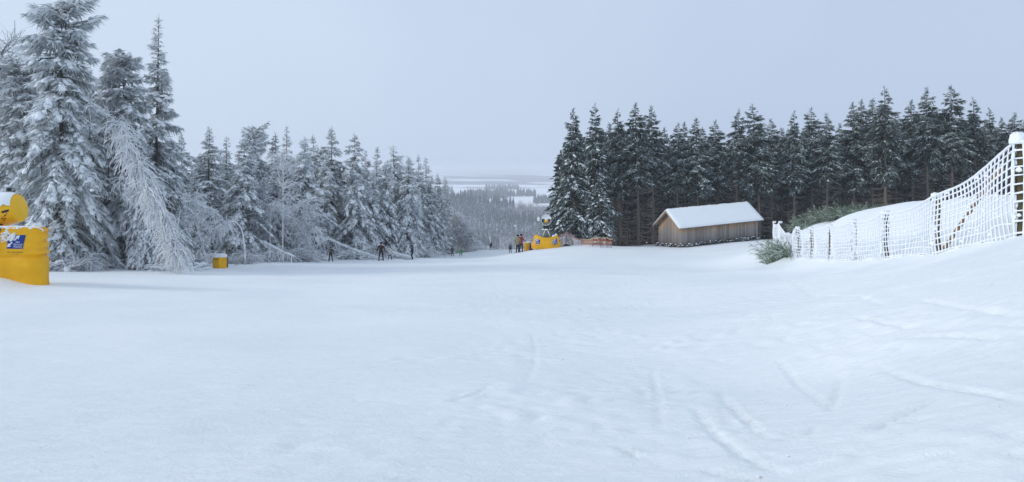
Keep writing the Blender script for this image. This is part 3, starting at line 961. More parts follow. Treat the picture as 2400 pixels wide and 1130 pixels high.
r = np.random.default_rng(5)
con, dec, trk = MB(), MB(), MB()
M['leafless'] = needle_mat("bare_crowns", (0.10, 0.085, 0.09), (0.24, 0.225, 0.24), (0.6, 0.62, 0.66))
for Y in np.arange(590, 1012, 7.5):
    for px in np.arange(930, 1420, 6.0 / Y * F):
        x = px_x(px, Y) + r.uniform(-2.2, 2.2); y = Y + r.uniform(-3, 3)
        z = float(far_z(np.array([x]), np.array([y]))[0])
        d1 = vnoise(np.array([x / 55 + 4]), np.array([y / 70]), 81)[0]
        leafless = (y < 760 and d1 > -0.06) or (y > 890 and x > 5 and d1 > -0.25)
        if y > 950 and d1 < -0.24 and x > -55: continue           # snowy clearing
        if r.uniform() < 0.06: continue
        if leafless:
            far_tree(dec, trk, x, y, z, r.uniform(8, 13), r, 0.30, True, 44, 3.4)
            x2, y2 = x + r.uniform(2, 4), y + r.uniform(2, 5)
            far_tree(dec, trk, x2, y2, float(far_z(np.array([x2]), np.array([y2]))[0]), r.uniform(4, 8), r, 0.28, True, 40, 2.6)
        else: far_tree(con, trk, x, y, z, r.uniform(10, 19), r, 0.46 + 0.5 * d1, False, 46, 2.9)
o = con.build("hillside_forest", M['needle_f'], None, False, True)
trk.build("trunk", M['bark_r'], o)["kind"] = "stuff"
tag(o, "frosted conifer forest covering the hillside across the valley", "forest", None, "stuff")
tag(dec.build("leafless_wood", M['leafless'], None, False, True), "grey-brown leafless wood on the lower slope across the valley", "wood", None, "stuff")
con, trk = MB(), MB()
for (pa, pb, Ya, Yb, st) in [(1085, 1190, 1540, 1700, 7), (1255, 1330, 1330, 1440, 7), (1165, 1255, 1620, 1760, 7), (1110, 1150, 1500, 1560, 7), (1140, 1215, 2150, 2300, 9), (900, 1060, 1900, 2000, 9)]:
    for Y in np.arange(Ya, Yb, st * 1.6):
        for px in np.arange(pa, pb, st / Y * F):
            x = px_x(px, Y) + r.uniform(-3, 3); y = Y + r.uniform(-4, 4)
            if vnoise(np.array([x / 60.]), np.array([y / 90.]), 83)[0] < -0.22: continue
            far_tree(con, trk, x, y, float(far_z(np.array([x]), np.array([y]))[0]), r.uniform(13, 20), r, 0.22, False, 18, 3.6)
o = con.build("field_woods", M['needle_f'], None, False, True)
trk.build("trunk", M['bark_r'], o)["kind"] = "stuff"
tag(o, "dark wood blocks between the white fields beyond the valley", "wood", None, "stuff")
for k, px in enumerate([1088, 1096, 1104, 1113, 1121, 1132, 1140, 1147, 1160, 1166, 1178, 1196, 1203]):
    Y = 1010 + 9 * math.sin(k * 2.3)
    x = px_x(px, Y); z = float(far_z(np.array([x]), np.array([Y]))[0])
    c, t_ = MB(), MB()
    far_tree(c, t_, 0, 0, 0, r.uniform(17, 25), r, 0.38, k % 3 == 1, 110, 3.6)
    root = empty("ridge_tree", (x, Y, z))
    t_.build("trunk", M['bark_r'], root)
    c.build("crown", M['needle_f'] if k % 3 != 1 else M['leafless'], root, False, True)
    tag(root, "tall lone tree standing above the ridge line across the valley", "tree", "tall trees on the ridge across the valley")


# ------------------------------------------------------------------ rimed leafless trees, bushes, brushwood
def grow(r, p0, d0, ln, K, g, wob=0.12):
    """paths (N,K,3) growing from p0 along d0, bending down by g"""
    N = len(p0)
    P = np.zeros((N, K, 3)); P[:, 0] = p0
    d = unit(d0)
    for k in range(1, K):
        P[:, k] = P[:, k - 1] + d * (ln / (K - 1))[:, None]
        d = unit(d + np.array([0, 0, -1.0]) * (np.broadcast_to(g, (N,)) / (K - 1))[:, None] + r.normal(0, wob, (N, 3)))
    return P


def along(P, i, s):
    K = P.shape[1]
    u = np.clip(s, 0, 0.999) * (K - 1)
    k = u.astype(int); f = (u - k)[:, None]
    return P[i, k] * (1 - f) + P[i, k + 1] * f, unit(P[i, k + 1] - P[i, k])


def rime_tree(seed, stem, r0, nb, blen, g, ntw, tlen, rb=0.026, rt=0.016, smin=0.2, upd=0.4, g2=None, tang=0.4):
    r = np.random.default_rng(seed)
    stem = np.array(stem, dtype=float)
    # smooth the stem
    t = np.linspace(0, len(stem) - 1, 16)
    S = np.stack([np.interp(t, np.arange(len(stem)), stem[:, c]) for c in range(3)], 1)
    for _ in range(3): S[1:-1] = (S[:-2] + 2 * S[1:-1] + S[2:]) / 4
    m1, m2 = MB(), MB()
    m1.tubes(S, np.linspace(r0, r0 * 0.25, 16), 6, True)
    s = r.uniform(smin, 1, nb)
    p, tg = along(S[None], np.zeros(nb, int), s)
    a = r.uniform(0, 6.283, nb)
    d = np.stack([np.cos(a), np.sin(a), np.full(nb, upd)], 1) + tg * tang
    B = grow(r, p, d, blen * r.uniform(0.4, 1.2, nb) * (1.1 - 0.5 * s), 8, g)
    m2.tubes(B, rb * np.linspace(1, 0.45, 8)[None] * r.uniform(0.7, 1.3, (nb, 1)), 3)
    n2 = nb * ntw
    i = r.integers(0, nb, n2)
    p, tg = along(B, i, r.uniform(0.12, 1, n2))
    d = tg * 0.6 + r.normal(0, 0.55, (n2, 3))
    T = grow(r, p, d, tlen * r.uniform(0.35, 1.3, n2), 5, g if g2 is None else g2)
    m2.tubes(T, rt * np.linspace(1, 0.6, 5)[None] * r.uniform(0.6, 1.3, (n2, 1)), 3)
    return m1, m2


def put_rime(name, label, cat, seed, pts, r0, nb, blen, g, ntw, tlen, mat=None, group=None, dark_stem=False, **kw):
    """pts: (px, py, Y) stations of the stem"""
    q = np.array([pt(*a) for a in pts])
    q[0, 2] = gz(q[0, 0], q[0, 1]) - 0.1
    base = q[0].copy()
    m1, m2 = rime_tree(seed, q - base, r0, nb, blen, g, ntw, tlen, **kw)
    root = empty(name, base)
    mt = mat or M['rime']
    m1.build("trunk", M['bark_l'] if dark_stem else mt, root, True)
    m2.build("crown", mt, root, True)
    return tag(root, label, cat, group)


put_rime("birch_tree", "weeping birch bent over under thick white rime, beside the tall spruces", "birch tree", 101,
         [(246, 618, 42.5), (250, 480, 42), (256, 340, 41), (264, 250, 39.5), (280, 288, 38), (310, 350, 37), (350, 430, 36.2), (385, 510, 35.6), (415, 590, 35.0)],
         0.05, 92, 1.9, 1.7, 14, 1.0, rb=0.036, rt=0.023, smin=0.36, upd=-0.1, tang=1.3, dark_stem=True)
put_rime("birch_tree", "second bowed birch, its rimed twigs hanging beside the weeping one", "birch tree", 102,
         [(290, 618, 42), (296, 520, 41), (306, 440, 39.5), (322, 410, 38.5), (352, 460, 37.5), (385, 530, 36.7), (405, 600, 36)],
         0.045, 46, 1.7, 1.7, 12, 0.9, rb=0.032, rt=0.02, smin=0.4, upd=-0.1, tang=1.2, dark_stem=True)
put_rime("bare_tree", "tall grey leafless tree at the picture's edge above the snow gun", "tree", 103,
         [(12, 618, 48), (16, 450, 48), (8, 300, 48), (2, 120, 48)], 0.16, 130, 3.4, 0.35, 16, 1.3, M['rime_dim'], rb=0.035, rt=0.02, smin=0.15, upd=0.7)
put_rime("bare_tree", "second grey leafless tree beyond the snow gun's barrel", "tree", 104,
         [(50, 618, 46), (46, 480, 46), (40, 330, 46), (42, 230, 46)], 0.12, 90, 2.6, 0.5, 14, 1.1, M['rime_dim'], rb=0.03, rt=0.02, smin=0.2, upd=0.5)
put_rime("sapling", "rimed sapling arching over in a white bow behind the yellow box", "sapling", 105,
         [(575, 600, 52), (572, 545, 52), (556, 518, 51.5), (530, 520, 51), (500, 540, 50.6), (483, 572, 50.3)], 0.07, 34, 1.3, 1.6, 7, 0.7, rb=0.04, rt=0.024, smin=0.35, upd=0.1, tang=0.9)
put_rime("sapling", "rimed branch sweeping out from the spruces above the yellow box", "sapling", 106,
         [(412, 612, 46), (415, 500, 46), (435, 466, 46), (475, 482, 45.7), (508, 500, 45.5), (525, 518, 45.3)], 0.07, 34, 1.2, 1.2, 8, 0.6, rb=0.04, rt=0.024, smin=0.4, upd=0.1, tang=0.9)
put_rime("birch_tree", "broken birch bent low under snow, bowing right towards the olive skier", "birch tree", 107,
         [(634, 606, 65), (632, 520, 65), (638, 468, 65), (662, 492, 64.6), (690, 530, 64.3), (715, 548, 64), (728, 585, 63.8)], 0.10, 60, 1.9, 1.5, 12, 0.9, rb=0.04, rt=0.026, smin=0.25, upd=0.1, tang=0.7)
put_rime("birch_tree", "slim upright birch white with rime, rising behind the bent broken one", "birch tree", 108,
         [(662, 602, 60), (663, 500, 60), (664, 400, 60), (662, 372, 60)], 0.06, 46, 2.0, 0.6, 9, 0.9, rb=0.034, rt=0.024, smin=0.25, upd=0.5)
put_rime("birch_tree", "bushy rimed birch with fanned white boughs left of the olive skier", "birch tree", 109,
         [(716, 606, 64), (716, 530, 64), (716, 470, 64)], 0.07, 50, 2.3, 0.9, 10, 0.9, rb=0.04, rt=0.026, smin=0.2, upd=0.4)
put_rime("sapling", "thin rimed sapling leaning between the box and the wood", "sapling", 110,
         [(490, 615, 50), (470, 560, 50), (452, 500, 50), (446, 455, 50)], 0.05, 40, 1.6, 0.7, 12, 0.7, rb=0.026, rt=0.02)
put_rime("sapling", "rimed sapling in the gap below the blunt-topped spruce", "sapling", 111,
         [(600, 606, 59), (604, 540, 59), (600, 470, 59), (604, 430, 59)], 0.06, 60, 1.8, 0.9, 14, 0.8, M['rime_dim'], rb=0.028, rt=0.022)
put_rime("sapling", "pale feathery sapling at the end of the tree row above the valley", "sapling", 112,
         [(1068, 596, 110), (1070, 550, 110), (1066, 505, 110)], 0.07, 90, 2.8, 0.5, 22, 1.1, rb=0.04, rt=0.034, smin=0.05)
put_rime("sapling", "low feathery rimed sapling below the end of the tree row", "sapling", 113,
         [(1090, 598, 112), (1092, 560, 112), (1090, 530, 112)], 0.06, 70, 2.4, 0.5, 20, 1.0, rb=0.04, rt=0.034, smin=0.05)


def bush(seed, h, n_st, spread, g, ntw, tlen, rb, rt):
    r = np.random.default_rng(seed)
    a = r.uniform(0, 6.283, n_st)
    p0 = np.stack([np.cos(a) * 0.15, np.sin(a) * 0.15, np.full(n_st, -0.05)], 1) * r.uniform(0.2, 1.5, (n_st, 1))
    d = np.stack([np.cos(a) * spread, np.sin(a) * spread, np.ones(n_st)], 1) * 1.0 + r.normal(0, 0.2, (n_st, 3))
    B = grow(r, p0, d, h * r.uniform(0.5, 1.3, n_st), 8, g)
    m = MB()
    m.tubes(B, rb * np.linspace(1, 0.5, 8)[None] * r.uniform(0.7, 1.3, (n_st, 1)), 3)
    n2 = n_st * ntw
    i = r.integers(0, n_st, n2)
    p, tg = along(B, i, r.uniform(0.2, 1, n2))
    T = grow(r, p, tg * 0.6 + r.normal(0, 0.5, (n2, 3)), tlen * r.uniform(0.35, 1.3, n2), 4, g)
    m.tubes(T, rt * np.linspace(1, 0.6, 4)[None] * r.uniform(0.6, 1.3, (n2, 1)), 3)
    return m


bush_pro = []
for k in range(4):
    o = bush(120 + k, 1.7, 34, 0.8, 1.5 + 0.2 * k, 12, 0.55, 0.024, 0.017).build("rimed_bush", M['rime'] if k % 2 == 0 else M['rime_dim'], None, True)
    bush_pro.append([o, False])

BUSH = [(118, 40, 1.0, "rimed bush right beside the padded yellow wall"), (165, 37, 1.0, "rimed bush at the foot of the broken-topped giant"),
        (205, 40, 1.1, "rimed bush under the clotted boughs left of the weeping birch"), (445, 47, 0.9, "low rimed bush left of the yellow box beneath the sweeping branch"),
        (475, 52, 1.0, "rimed bush behind the yellow box on its left"), (548, 53, 1.1, "rimed bush to the right of the yellow box"), (585, 56, 1.2, "round snow-clotted bush under the arching sapling"),
        (612, 58, 1.2, "rimed bush beneath the broken birch's stump"), (655, 60, 1.3, "rimed bush beneath the slim upright birch"), (690, 60, 1.4, "rimed bush left of the fallen trunk's roots"),
        (740, 67, 1.3, "rimed bush just left of the olive skier"), (800, 70, 1.4, "rimed bush right of the olive skier among brushwood"), (835, 71, 1.3, "rimed bush between the olive and the brown skier"),
        (870, 71, 1.2, "rimed bush left of the brown skier"), (935, 75, 1.3, "rimed bush between the child in white and the navy skier"), (990, 80, 1.5, "rimed bush right of the navy skier"),
        (1012, 91, 1.5, "rimed bush below the white-draped spruce"), (1036, 102, 1.5, "rimed bush left of the grey-jacketed skier"), (1080, 118, 2.4, "pale rimed bush behind the child in green"),
        (1100, 122, 1.6, "last pale bush before the crest of the run")]
for k, (px, Y, sc, lab) in enumerate(BUSH):
    pr = bush_pro[k % 4 if k < 15 else (k % 2) * 2]
    o = pr[0] if not pr[1] else pr[0].copy()
    if pr[1]: COL.objects.link(o)
    pr[1] = True
    x = px_x(px, Y)
    o.location = (x, Y, gz(x, Y)); o.scale = (sc * 1.2, sc * 1.2, sc); o.rotation_euler = (0, 0, k * 1.7)
    tag(o, lab, "bush", "rimed bushes along the wood's edge")

# thin frosted undergrowth filling the wood's edge, nobody could count it
r = np.random.default_rng(140)
ug = MB()
P0 = []
for px in np.arange(-60, 1030, 4.2):
    Y = np.interp(px, [-400, 200, 420, 560, 800, 930, 1040], [43, 45, 57, 62, 70, 79, 95]) + r.uniform(-1.5, 9)
    x = px_x(px + r.uniform(-3, 3), Y)
    P0.append((x, Y, gz(x, Y) - 0.05))
P0 = np.array(P0)
B = grow(r, P0, np.stack([r.normal(0, 0.25, len(P0)), r.normal(0, 0.25, len(P0)), np.ones(len(P0))], 1), r.uniform(1.0, 4.2, len(P0)), 7, r.uniform(0, 1.2, len(P0)))
ug.tubes(B, 0.025 * np.linspace(1, 0.5, 7)[None] * r.uniform(0.6, 1.3, (len(P0), 1)), 3)
n2 = len(P0) * 12
i = r.integers(0, len(P0), n2)
p, tg = along(B, i, r.uniform(0.2, 1, n2))
ug.tubes(grow(r, p, tg * 0.5 + r.normal(0, 0.6, (n2, 3)), r.uniform(0.3, 1.1, n2), 4, 0.7), 0.015 * np.linspace(1, 0.6, 4)[None] * np.ones((n2, 1)), 3)
tag(ug.build("undergrowth", M['rime_dim'], None, True), "thin grey frosted undergrowth along the edge of the wood", "undergrowth", None, "stuff")


def brush_pile(label, px0, px1, Y, n_b, hmax, seed):
    r = np.random.default_rng(seed)
    m = MB()
    x0, x1 = px_x(px0, Y), px_x(px1, Y)
    c = np.stack([r.uniform(x0, x1, n_b), Y + r.uniform(-1.2, 1.2, n_b), np.zeros(n_b)], 1)
    c[:, 2] = ground(c[:, 0], c[:, 1]) + hmax * r.uniform(0, 1, n_b) * np.sin(np.clip((c[:, 0] - x0) / (x1 - x0), 0.05, 0.95) * math.pi)
    a = r.uniform(0, 6.283, n_b)
    d = np.stack([np.cos(a), np.sin(a), r.normal(0, 0.22, n_b)], 1)
    base = np.array([(x0 + x1) / 2, Y, gz((x0 + x1) / 2, Y)])
    B = grow(r, c - base - d * 0.6, d, r.uniform(0.9, 2.6, n_b), 6, 0.35, 0.08)
    m.tubes(B, 0.05 * np.linspace(1, 0.45, 6)[None] * r.uniform(0.4, 1.3, (n_b, 1)), 5)
    n2 = n_b * 5
    i = r.integers(0, n_b, n2)
    p, tg = along(B, i, r.uniform(0.2, 1, n2))
    m.tubes(grow(r, p, tg + r.normal(0, 0.5, (n2, 3)), r.uniform(0.2, 0.8, n2), 4, 0.6), 0.02 * np.linspace(1, 0.6, 4)[None] * np.ones((n2, 1)), 3)
    root = empty("brush_pile", base)
    o = m.build("brushwood", M['rime'], root, True); o["kind"] = "stuff"
    s_ = MB()
    k = n_b * 3
    pp, tg = along(B, np.repeat(np.arange(n_b), 3), r.uniform(0.1, 0.9, k)); pp[:, 2] += 0.04
    s_.blobs(pp, tg, r.uniform(0.15, 0.5, k), r.uniform(0.06, 0.22, k), r.uniform(0.05, 0.14, k), r)
    kg = n_b // 2                  # snow drifted through the heap
    pp = np.stack([r.uniform(x0, x1, kg), Y + r.uniform(-0.8, 1.2, kg), np.zeros(kg)], 1)
    pp[:, 2] = ground(pp[:, 0], pp[:, 1]); pp -= base
    s_.blobs(pp, r.normal(0, 1, (kg, 3)) * [1, 1, 0.05], r.uniform(0.3, 0.7, kg), r.uniform(0.3, 0.6, kg), r.uniform(0.12, 0.4, kg) * hmax, r)
    o = s_.build("lying_snow", M['snow_fine'], root, True); o["kind"] = "stuff"
    tag(root, label, "brush pile", "heaps of snowed-over brushwood by the run")


brush_pile("snowed-over brushwood heap left of the olive skier", 695, 765, 66, 60, 0.9, 151)
brush_pile("long brushwood heap between the olive and brown skiers", 785, 885, 69.5, 90, 0.8, 152)
brush_pile("low heap of felled poles between the child in white and the navy skier", 912, 965, 72.5, 45, 0.5, 153)
brush_pile("small twig heap below the broken-topped giant spruce", 110, 190, 37, 36, 0.45, 154)
brush_pile("twig heap at the foot of the weeping birch", 385, 455, 40, 36, 0.4, 155)


def fallen(label, pts, r0, ribs, seed, rl):
    r = np.random.default_rng(seed)
    q = np.array([pt(*a) for a in pts])
    base = np.array([q[-1, 0], q[-1, 1], gz(q[-1, 0], q[-1, 1])])
    S = np.stack([np.interp(np.linspace(0, 1, 12), np.linspace(0, 1, len(q)), q[:, c]) for c in range(3)], 1) - base
    root = empty("fallen_tree", base)
    m = MB(); m.tubes(S, np.linspace(r0, r0 * 0.45, 12), 7, True)
    m.build("trunk", M['rime'], root, True)
    p, tg = along(S[None], np.zeros(ribs, int), r.uniform(0.05, 0.95, ribs))
    d = np.stack([r.normal(0, 0.6, ribs), r.normal(0, 0.6, ribs), -np.ones(ribs) * r.uniform(-0.2, 1, ribs)], 1)
    m = MB(); m.tubes(grow(r, p, d, rl * r.uniform(0.4, 1.2, ribs), 6, 0.9, 0.1), 0.03 * np.linspace(1, 0.5, 6)[None] * np.ones((ribs, 1)), 4)
    o = m.build("limbs", M['rime'], root, True); o["kind"] = "stuff"
    s_ = MB(); k = 26
    p, tg = along(S[None], np.zeros(k, int), r.uniform(0, 1, k)); p[:, 2] += r0 * 0.7
    s_.blobs(p, tg, r.uniform(0.2, 0.5, k), np.full(k, r0 * 1.1), r.uniform(0.05, 0.12, k), r)
    o = s_.build("lying_snow", M['snow_fine'], root, True); o["kind"] = "stuff"
    tag(root, label, "fallen tree")


fallen("snapped trunk slanting down with white ribs left of the brushwood heaps", [(622, 570, 57), (650, 585, 56.6), (690, 603, 56.2)], 0.09, 26, 161, 1.3)
fallen("fallen trunk rearing up behind the olive skier, white with snow", [(768, 559, 67), (740, 578, 67), (690, 592, 66), (640, 602, 65)], 0.12, 36, 162, 1.3)
fallen("fallen trunk sloping from the reared butt down to the brown skier", [(769, 560, 67.4), (800, 574, 67.6), (840, 590, 68), (880, 603, 68.5)], 0.12, 40, 163, 1.2)
fallen("bare felled pole lying in front of the snowed brushwood by the navy skier", [(918, 592, 71), (940, 598, 70.5), (958, 603, 70)], 0.10, 4, 164, 0.4)

# ------------------------------------------------------------------ broom bushes on the bank
def broom(seed, h, n_st, spread):
    r = np.random.default_rng(seed)
    a = r.uniform(0, 6.283, n_st)
    p0 = np.stack([np.cos(a), np.sin(a), np.zeros(n_st)], 1) * (0.35 * np.sqrt(r.uniform(0, 1, n_st)))[:, None]
    p0[:, 2] = -0.05
    d = np.stack([np.cos(a) * spread, np.sin(a) * spread, np.ones(n_st)], 1) + r.normal(0, 0.22, (n_st, 3))
    B = grow(r, p0, d, h * r.uniform(0.5, 1.2, n_st), 6, 0.9)
    m = MB()
    m.tubes(B, 0.010 * np.linspace(1, 0.5, 6)[None] * np.ones((n_st, 1)), 3)
    m.fr[-1] = np.repeat(np.clip(r.normal(0.3, 0.15, n_st), 0, 1), 18)
    n2 = n_st * 14
    i = r.integers(0, n_st, n2)
    s = r.uniform(0.15, 1, n2)
    p, tg = along(B, i, s)
    d = unit(tg + r.normal(0, 0.35, (n2, 3)))
    m.kites(p, d, r.uniform(0.15, 0.42, n2), r.uniform(0.014, 0.035, n2), unit(np.cross(d, r.normal(0, 1, (n2, 3)))),
            np.clip(r.normal(0.38, 0.24, n2) + 0.35 * (1 - p[:, 2] / h) * (r.uniform(0, 1, n2) < 0.7), 0, 1), 0.1)
    return m


BRO = [(1828, 577, 40, 1.3, "large broom bush spilling over the snow at the fence's far end"), (1852, 590, 38, 1.15, "second green broom bush caught in the far end of the fence net"),
       (1838, 560, 42, 1.2, "broom bush behind the fence's last small posts"), (1868, 552, 45, 1.1, "broom bush on the bank just behind the corner post"),
       (1888, 545, 46, 1.2, "broom bush on the bank crest left of the tallest clump"), (1908, 540, 46, 1.3, "broom clump on the bank crest, second from the corner post"),
       (1930, 530, 45, 1.2, "broom clump on the bank crest above the third fence bay"), (1952, 520, 44, 1.3, "bushy broom clump on the bank crest where it steepens"),
       (1975, 515, 44, 1.1, "broom clump on the bank crest left of the wide green one"), (2000, 505, 43, 1.4, "wide green broom clump on the bank crest below the forest"),
       (2025, 500, 42, 1.2, "broom clump right of the wide green one on the crest"), (2052, 498, 41, 1.1, "low broom clump on the crest above the middle post"),
       (2085, 490, 40, 1.0, "snow-streaked broom clump right of the middle post"), (2110, 486, 39, 0.8, "small broom tuft on the bank crest, rightmost but one"), (2125, 482, 38, 0.7, "rightmost small broom tuft on the bank crest"),
       (1812, 585, 41, 1.0, "outermost broom bush fanning out towards the hut")]
bro_pro = [[broom(200 + k, 1.25, 70, 0.65).build("broom_bush", M['broom'], None, False, True), False] for k in range(4)]
for k, (px, py, Y, sc, lab) in enumerate(BRO):
    pr = bro_pro[k % 4]
    o = pr[0] if not pr[1] else pr[0].copy()
    if pr[1]: COL.objects.link(o)
    pr[1] = True
    x = px_x(px, Y)
    if 3 <= k < 15: sc *= 0.8
    o.location = (x, Y, gz(x, Y) - 0.05); o.scale = (sc, sc, sc * 0.9); o.rotation_euler = (0, 0, k * 2.1)
    tag(o, lab, "bush", "broom bushes on the bank")


# ------------------------------------------------------------------ text and logos
def text_mesh(txt, size):
    cu = bpy.data.curves.new("lettering", 'FONT')
    cu.body = txt
    cu.size = size
    cu.align_x = 'LEFT'
    cu.resolution_u = 2
    ob = bpy.data.objects.new("lettering", cu)
    COL.objects.link(ob)
    dg = bpy.context.evaluated_depsgraph_get()
    me = bpy.data.meshes.new_from_object(ob.evaluated_get(dg))
    bpy.data.objects.remove(ob)
    v = np.array([q.co[:] for q in me.vertices]); f = [list(q.vertices) for q in me.polygons]
    bpy.data.meshes.remove(me)
    return v, f


def text_on(name, txt, height, u0, v0, width, surf, mat, parent, off, shear=0.0):
    """lettering laid on a surface given by surf(u, v, offset) -> points"""
    v, f = text_mesh(txt, height)
    w = v[:, 0].max() - v[:, 0].min()
    u = u0 + (v[:, 0] - v[:, 0].min()) / w * width + shear * v[:, 1]
    return link_mesh(name, surf(u, v0 + v[:, 1], off), f, mat, parent)


def patch_on(name, poly, surf, mat, parent, off, n_=1):
    """flat print given by (u, v) polygons laid on the surface"""
    V, Fc, k = [], [], 0
    for q in poly:
        q = np.array(q, dtype=float)
        V.append(surf(q[:, 0], q[:, 1], off)); Fc.append(list(range(k, k + len(q)))); k += len(q)
    return link_mesh(name, np.concatenate(V), Fc, mat, parent)


def arrow(cx, cy, dx, dy, L, w):
    """an arrow print as two polygons, from the middle outwards"""
    n_ = math.hypot(dx, dy); dx, dy = dx / n_, dy / n_
    px_, py_ = -dy, dx
    a = [(cx + dx * 0.15 * L + px_ * w, cy + dy * 0.15 * L + py_ * w), (cx + dx * 0.15 * L - px_ * w, cy + dy * 0.15 * L - py_ * w),
         (cx + dx * 0.7 * L - px_ * w, cy + dy * 0.7 * L - py_ * w), (cx + dx * 0.7 * L + px_ * w, cy + dy * 0.7 * L + py_ * w)]
    h = [(cx + dx * 0.6 * L + px_ * 3 * w, cy + dy * 0.6 * L + py_ * 3 * w), (cx + dx * 0.6 * L - px_ * 3 * w, cy + dy * 0.6 * L - py_ * 3 * w), (cx + dx * L, cy + dy * L)]
    return [a, h]


def resort_logo(surf, u0, v0, w, h, parent, off, sh=0.06, brand=True):
    """blue panel with a white snow-star of arrows and three lines of lettering"""
    sk = lambda u, v, o_: surf(u + sh * w * (v - v0) / h * 2, v, o_)
    grid = []
    for a in range(6):
        for b in range(6):
            grid.append([(u0 + w * a / 6, v0 + h * b / 6), (u0 + w * (a + 1) / 6, v0 + h * b / 6), (u0 + w * (a + 1) / 6, v0 + h * (b + 1) / 6), (u0 + w * a / 6, v0 + h * (b + 1) / 6)])
    pan = patch_on("logo_panel", grid, sk, M['blue'], parent, off)
    cx, cy = u0 + 0.36 * w, v0 + 0.55 * h
    pol = []
    for ang in (225, 150, 100, 45):
        pol += arrow(cx, cy, math.cos(math.radians(ang)), math.sin(math.radians(ang)), 0.48 * w, 0.045 * w)
    patch_on("star_print", pol, sk, M['white'], pan, off + 0.006)
    for k, tx in enumerate(["Ski", "liftkarussell", "Winterberg"]):
        text_on("lettering", tx, 0.21 * h, u0 + (0.52 if k == 0 else 0.40) * w, v0 + (0.42 - 0.17 * k) * h, (0.24 if k == 0 else 0.54) * w, sk, M['white'], pan, off + 0.006)
    if brand:
        text_on("lettering", "TECHNOALPIN", 0.16 * h, u0 + 0.02 * w, v0 - 0.32 * h, 0.92 * w, surf, M['black'], parent, off)
        text_on("lettering", "SNOW EXPERTS", 0.07 * h, u0 + 0.22 * w, v0 - 0.45 * h, 0.5 * w, surf, M['black'], parent, off)
    return pan


def snow_cap(name, cx, cy, z, rx, ry, h, parent, seed=1, jag=0.12):
    """a pillow of snow with uneven rim"""
    r = np.random.default_rng(seed)
    seg, rings = 28, 6
    an = np.arange(seg) / seg * 2 * math.pi
    jr = 1 + jag * np.interp(an, np.linspace(0, 2 * math.pi, 15), np.append(r.normal(0, 1, 14), 0))
    V = []
    for k in range(rings + 1):
        f = k / rings
        rad = math.cos(f * math.pi / 2) ** 0.55
        V.append(np.stack([cx + rx * rad * jr * np.cos(an), cy + ry * rad * jr * np.sin(an), np.full(seg, z + h * math.sin(f * math.pi / 2)) + 0.02 * r.normal(0, 1, seg) * (0 < k < rings)], 1))
    V.insert(0, np.stack([cx + rx * 0.9 * jr * np.cos(an), cy + ry * 0.9 * jr * np.sin(an), np.full(seg, z - 0.03)], 1))
    n_ = len(V)
    idx = np.arange(n_ * seg).reshape(n_, seg)
    a, b = idx[:-1], idx[1:]
    return link_mesh(name, np.concatenate(V), [np.stack([a, np.roll(a, -1, 1), np.roll(b, -1, 1), b], -1).reshape(-1, 4), idx[0][::-1][None]], M['snow'], parent, True)


# ------------------------------------------------------------------ padded wall and snow gun at the picture's left edge
Yp = 23.0
zf = lambda py: py_z(py, Yp)
xf = lambda px: px_x(px, Yp)


def pad_edge(z):
    """right edge of the padding, scalloped where the straps pull it in"""
    zs = [zf(a) for a in (672, 640, 612, 603, 600, 594, 585, 575, 566, 556, 546, 536, 531)]
    xs = [xf(a) for a in (98, 97, 94, 91, 86, 97, 90, 97, 91, 98, 94, 103, 99)]
    return np.interp(z, zs, xs)


PX0 = xf(-130)


def pad_surf(u, z, off):
    """front face: u is world x, z world z"""
    e = pad_edge(z)
    f = (u - PX0) / (e - PX0)
    bul = 0.16 * np.clip(1 - ((f - 0.5) * 2) ** 8, 0, 1)
    crease = 0.06 * np.exp(-((z - zf(601)) / 0.05) ** 2)
    wr = 0.045 * np.sin(z * 9 + u * 2.3) * np.clip((f - 0.75) * 5, 0, 1) + 0.03 * np.sin(u * 3.1 + z * 1.3) + 0.035 * vnoise(u * 2.2 + z, z * 1.1 - u * 0.6, 88)
    y = Yp - bul + crease + wr - off
    return np.stack([u, y, z], -1)


root = empty("padded_barrier", (xf(20), Yp, gz(xf(20), Yp)))
loc0 = np.array(root.location)
fu, fv = np.linspace(0, 1, 60), np.linspace(0, 1, 60)
U, V_ = np.meshgrid(fu, fv)
zb_ = lambda f: np.interp(f, [0, 0.70, 0.74, 1], [zf(672), zf(672), zf(673), zf(674)])
zt_ = lambda f: np.interp(f, [0, 0.5, 0.93, 1], [zf(531), zf(531), zf(534), zf(540)])
Z = zb_(U) + (zt_(U) - zb_(U)) * V_
Xx = PX0 + (pad_edge(Z) - PX0) * U
Fr = pad_surf(Xx, Z, 0.0).reshape(-1, 3)
Bk = Fr.copy(); Bk[:, 1] = Yp + 0.42 + 0.05 * np.sin(Fr[:, 2] * 4)
n_ = len(Fr)
ii = np.arange(n_).reshape(U.shape)
q1 = np.stack([ii[:-1, :-1], ii[:-1, 1:], ii[1:, 1:], ii[1:, :-1]], -1).reshape(-1, 4)
q2 = q1[:, ::-1] + n_
rim = np.concatenate([ii[0], ii[1:, -1], ii[-1, -2::-1], ii[-2:0:-1, 0]])
q3 = np.stack([rim, rim + n_, np.roll(rim, -1) + n_, np.roll(rim, -1)], -1)
link_mesh("padding", np.concatenate([Fr, Bk]) - loc0, [q1, q2, q3], M['yellow'], root, True)
sfl = lambda u, z, o_: pad_surf(np.asarray(u, dtype=float), np.asarray(z, dtype=float), o_) - loc0
resort_logo(sfl, xf(22), zf(582), xf(63) - xf(22), zf(550) - zf(582), root, 0.012)
m = MB()
r = np.random.default_rng(171)
k = 46       # snow blown onto the padding above the print and along its rim
u = np.concatenate([xf(10) + (xf(42) - xf(10)) * r.uniform(0, 1, 34), xf(-60) + (xf(95) - xf(-60)) * r.uniform(0, 1, 12)])
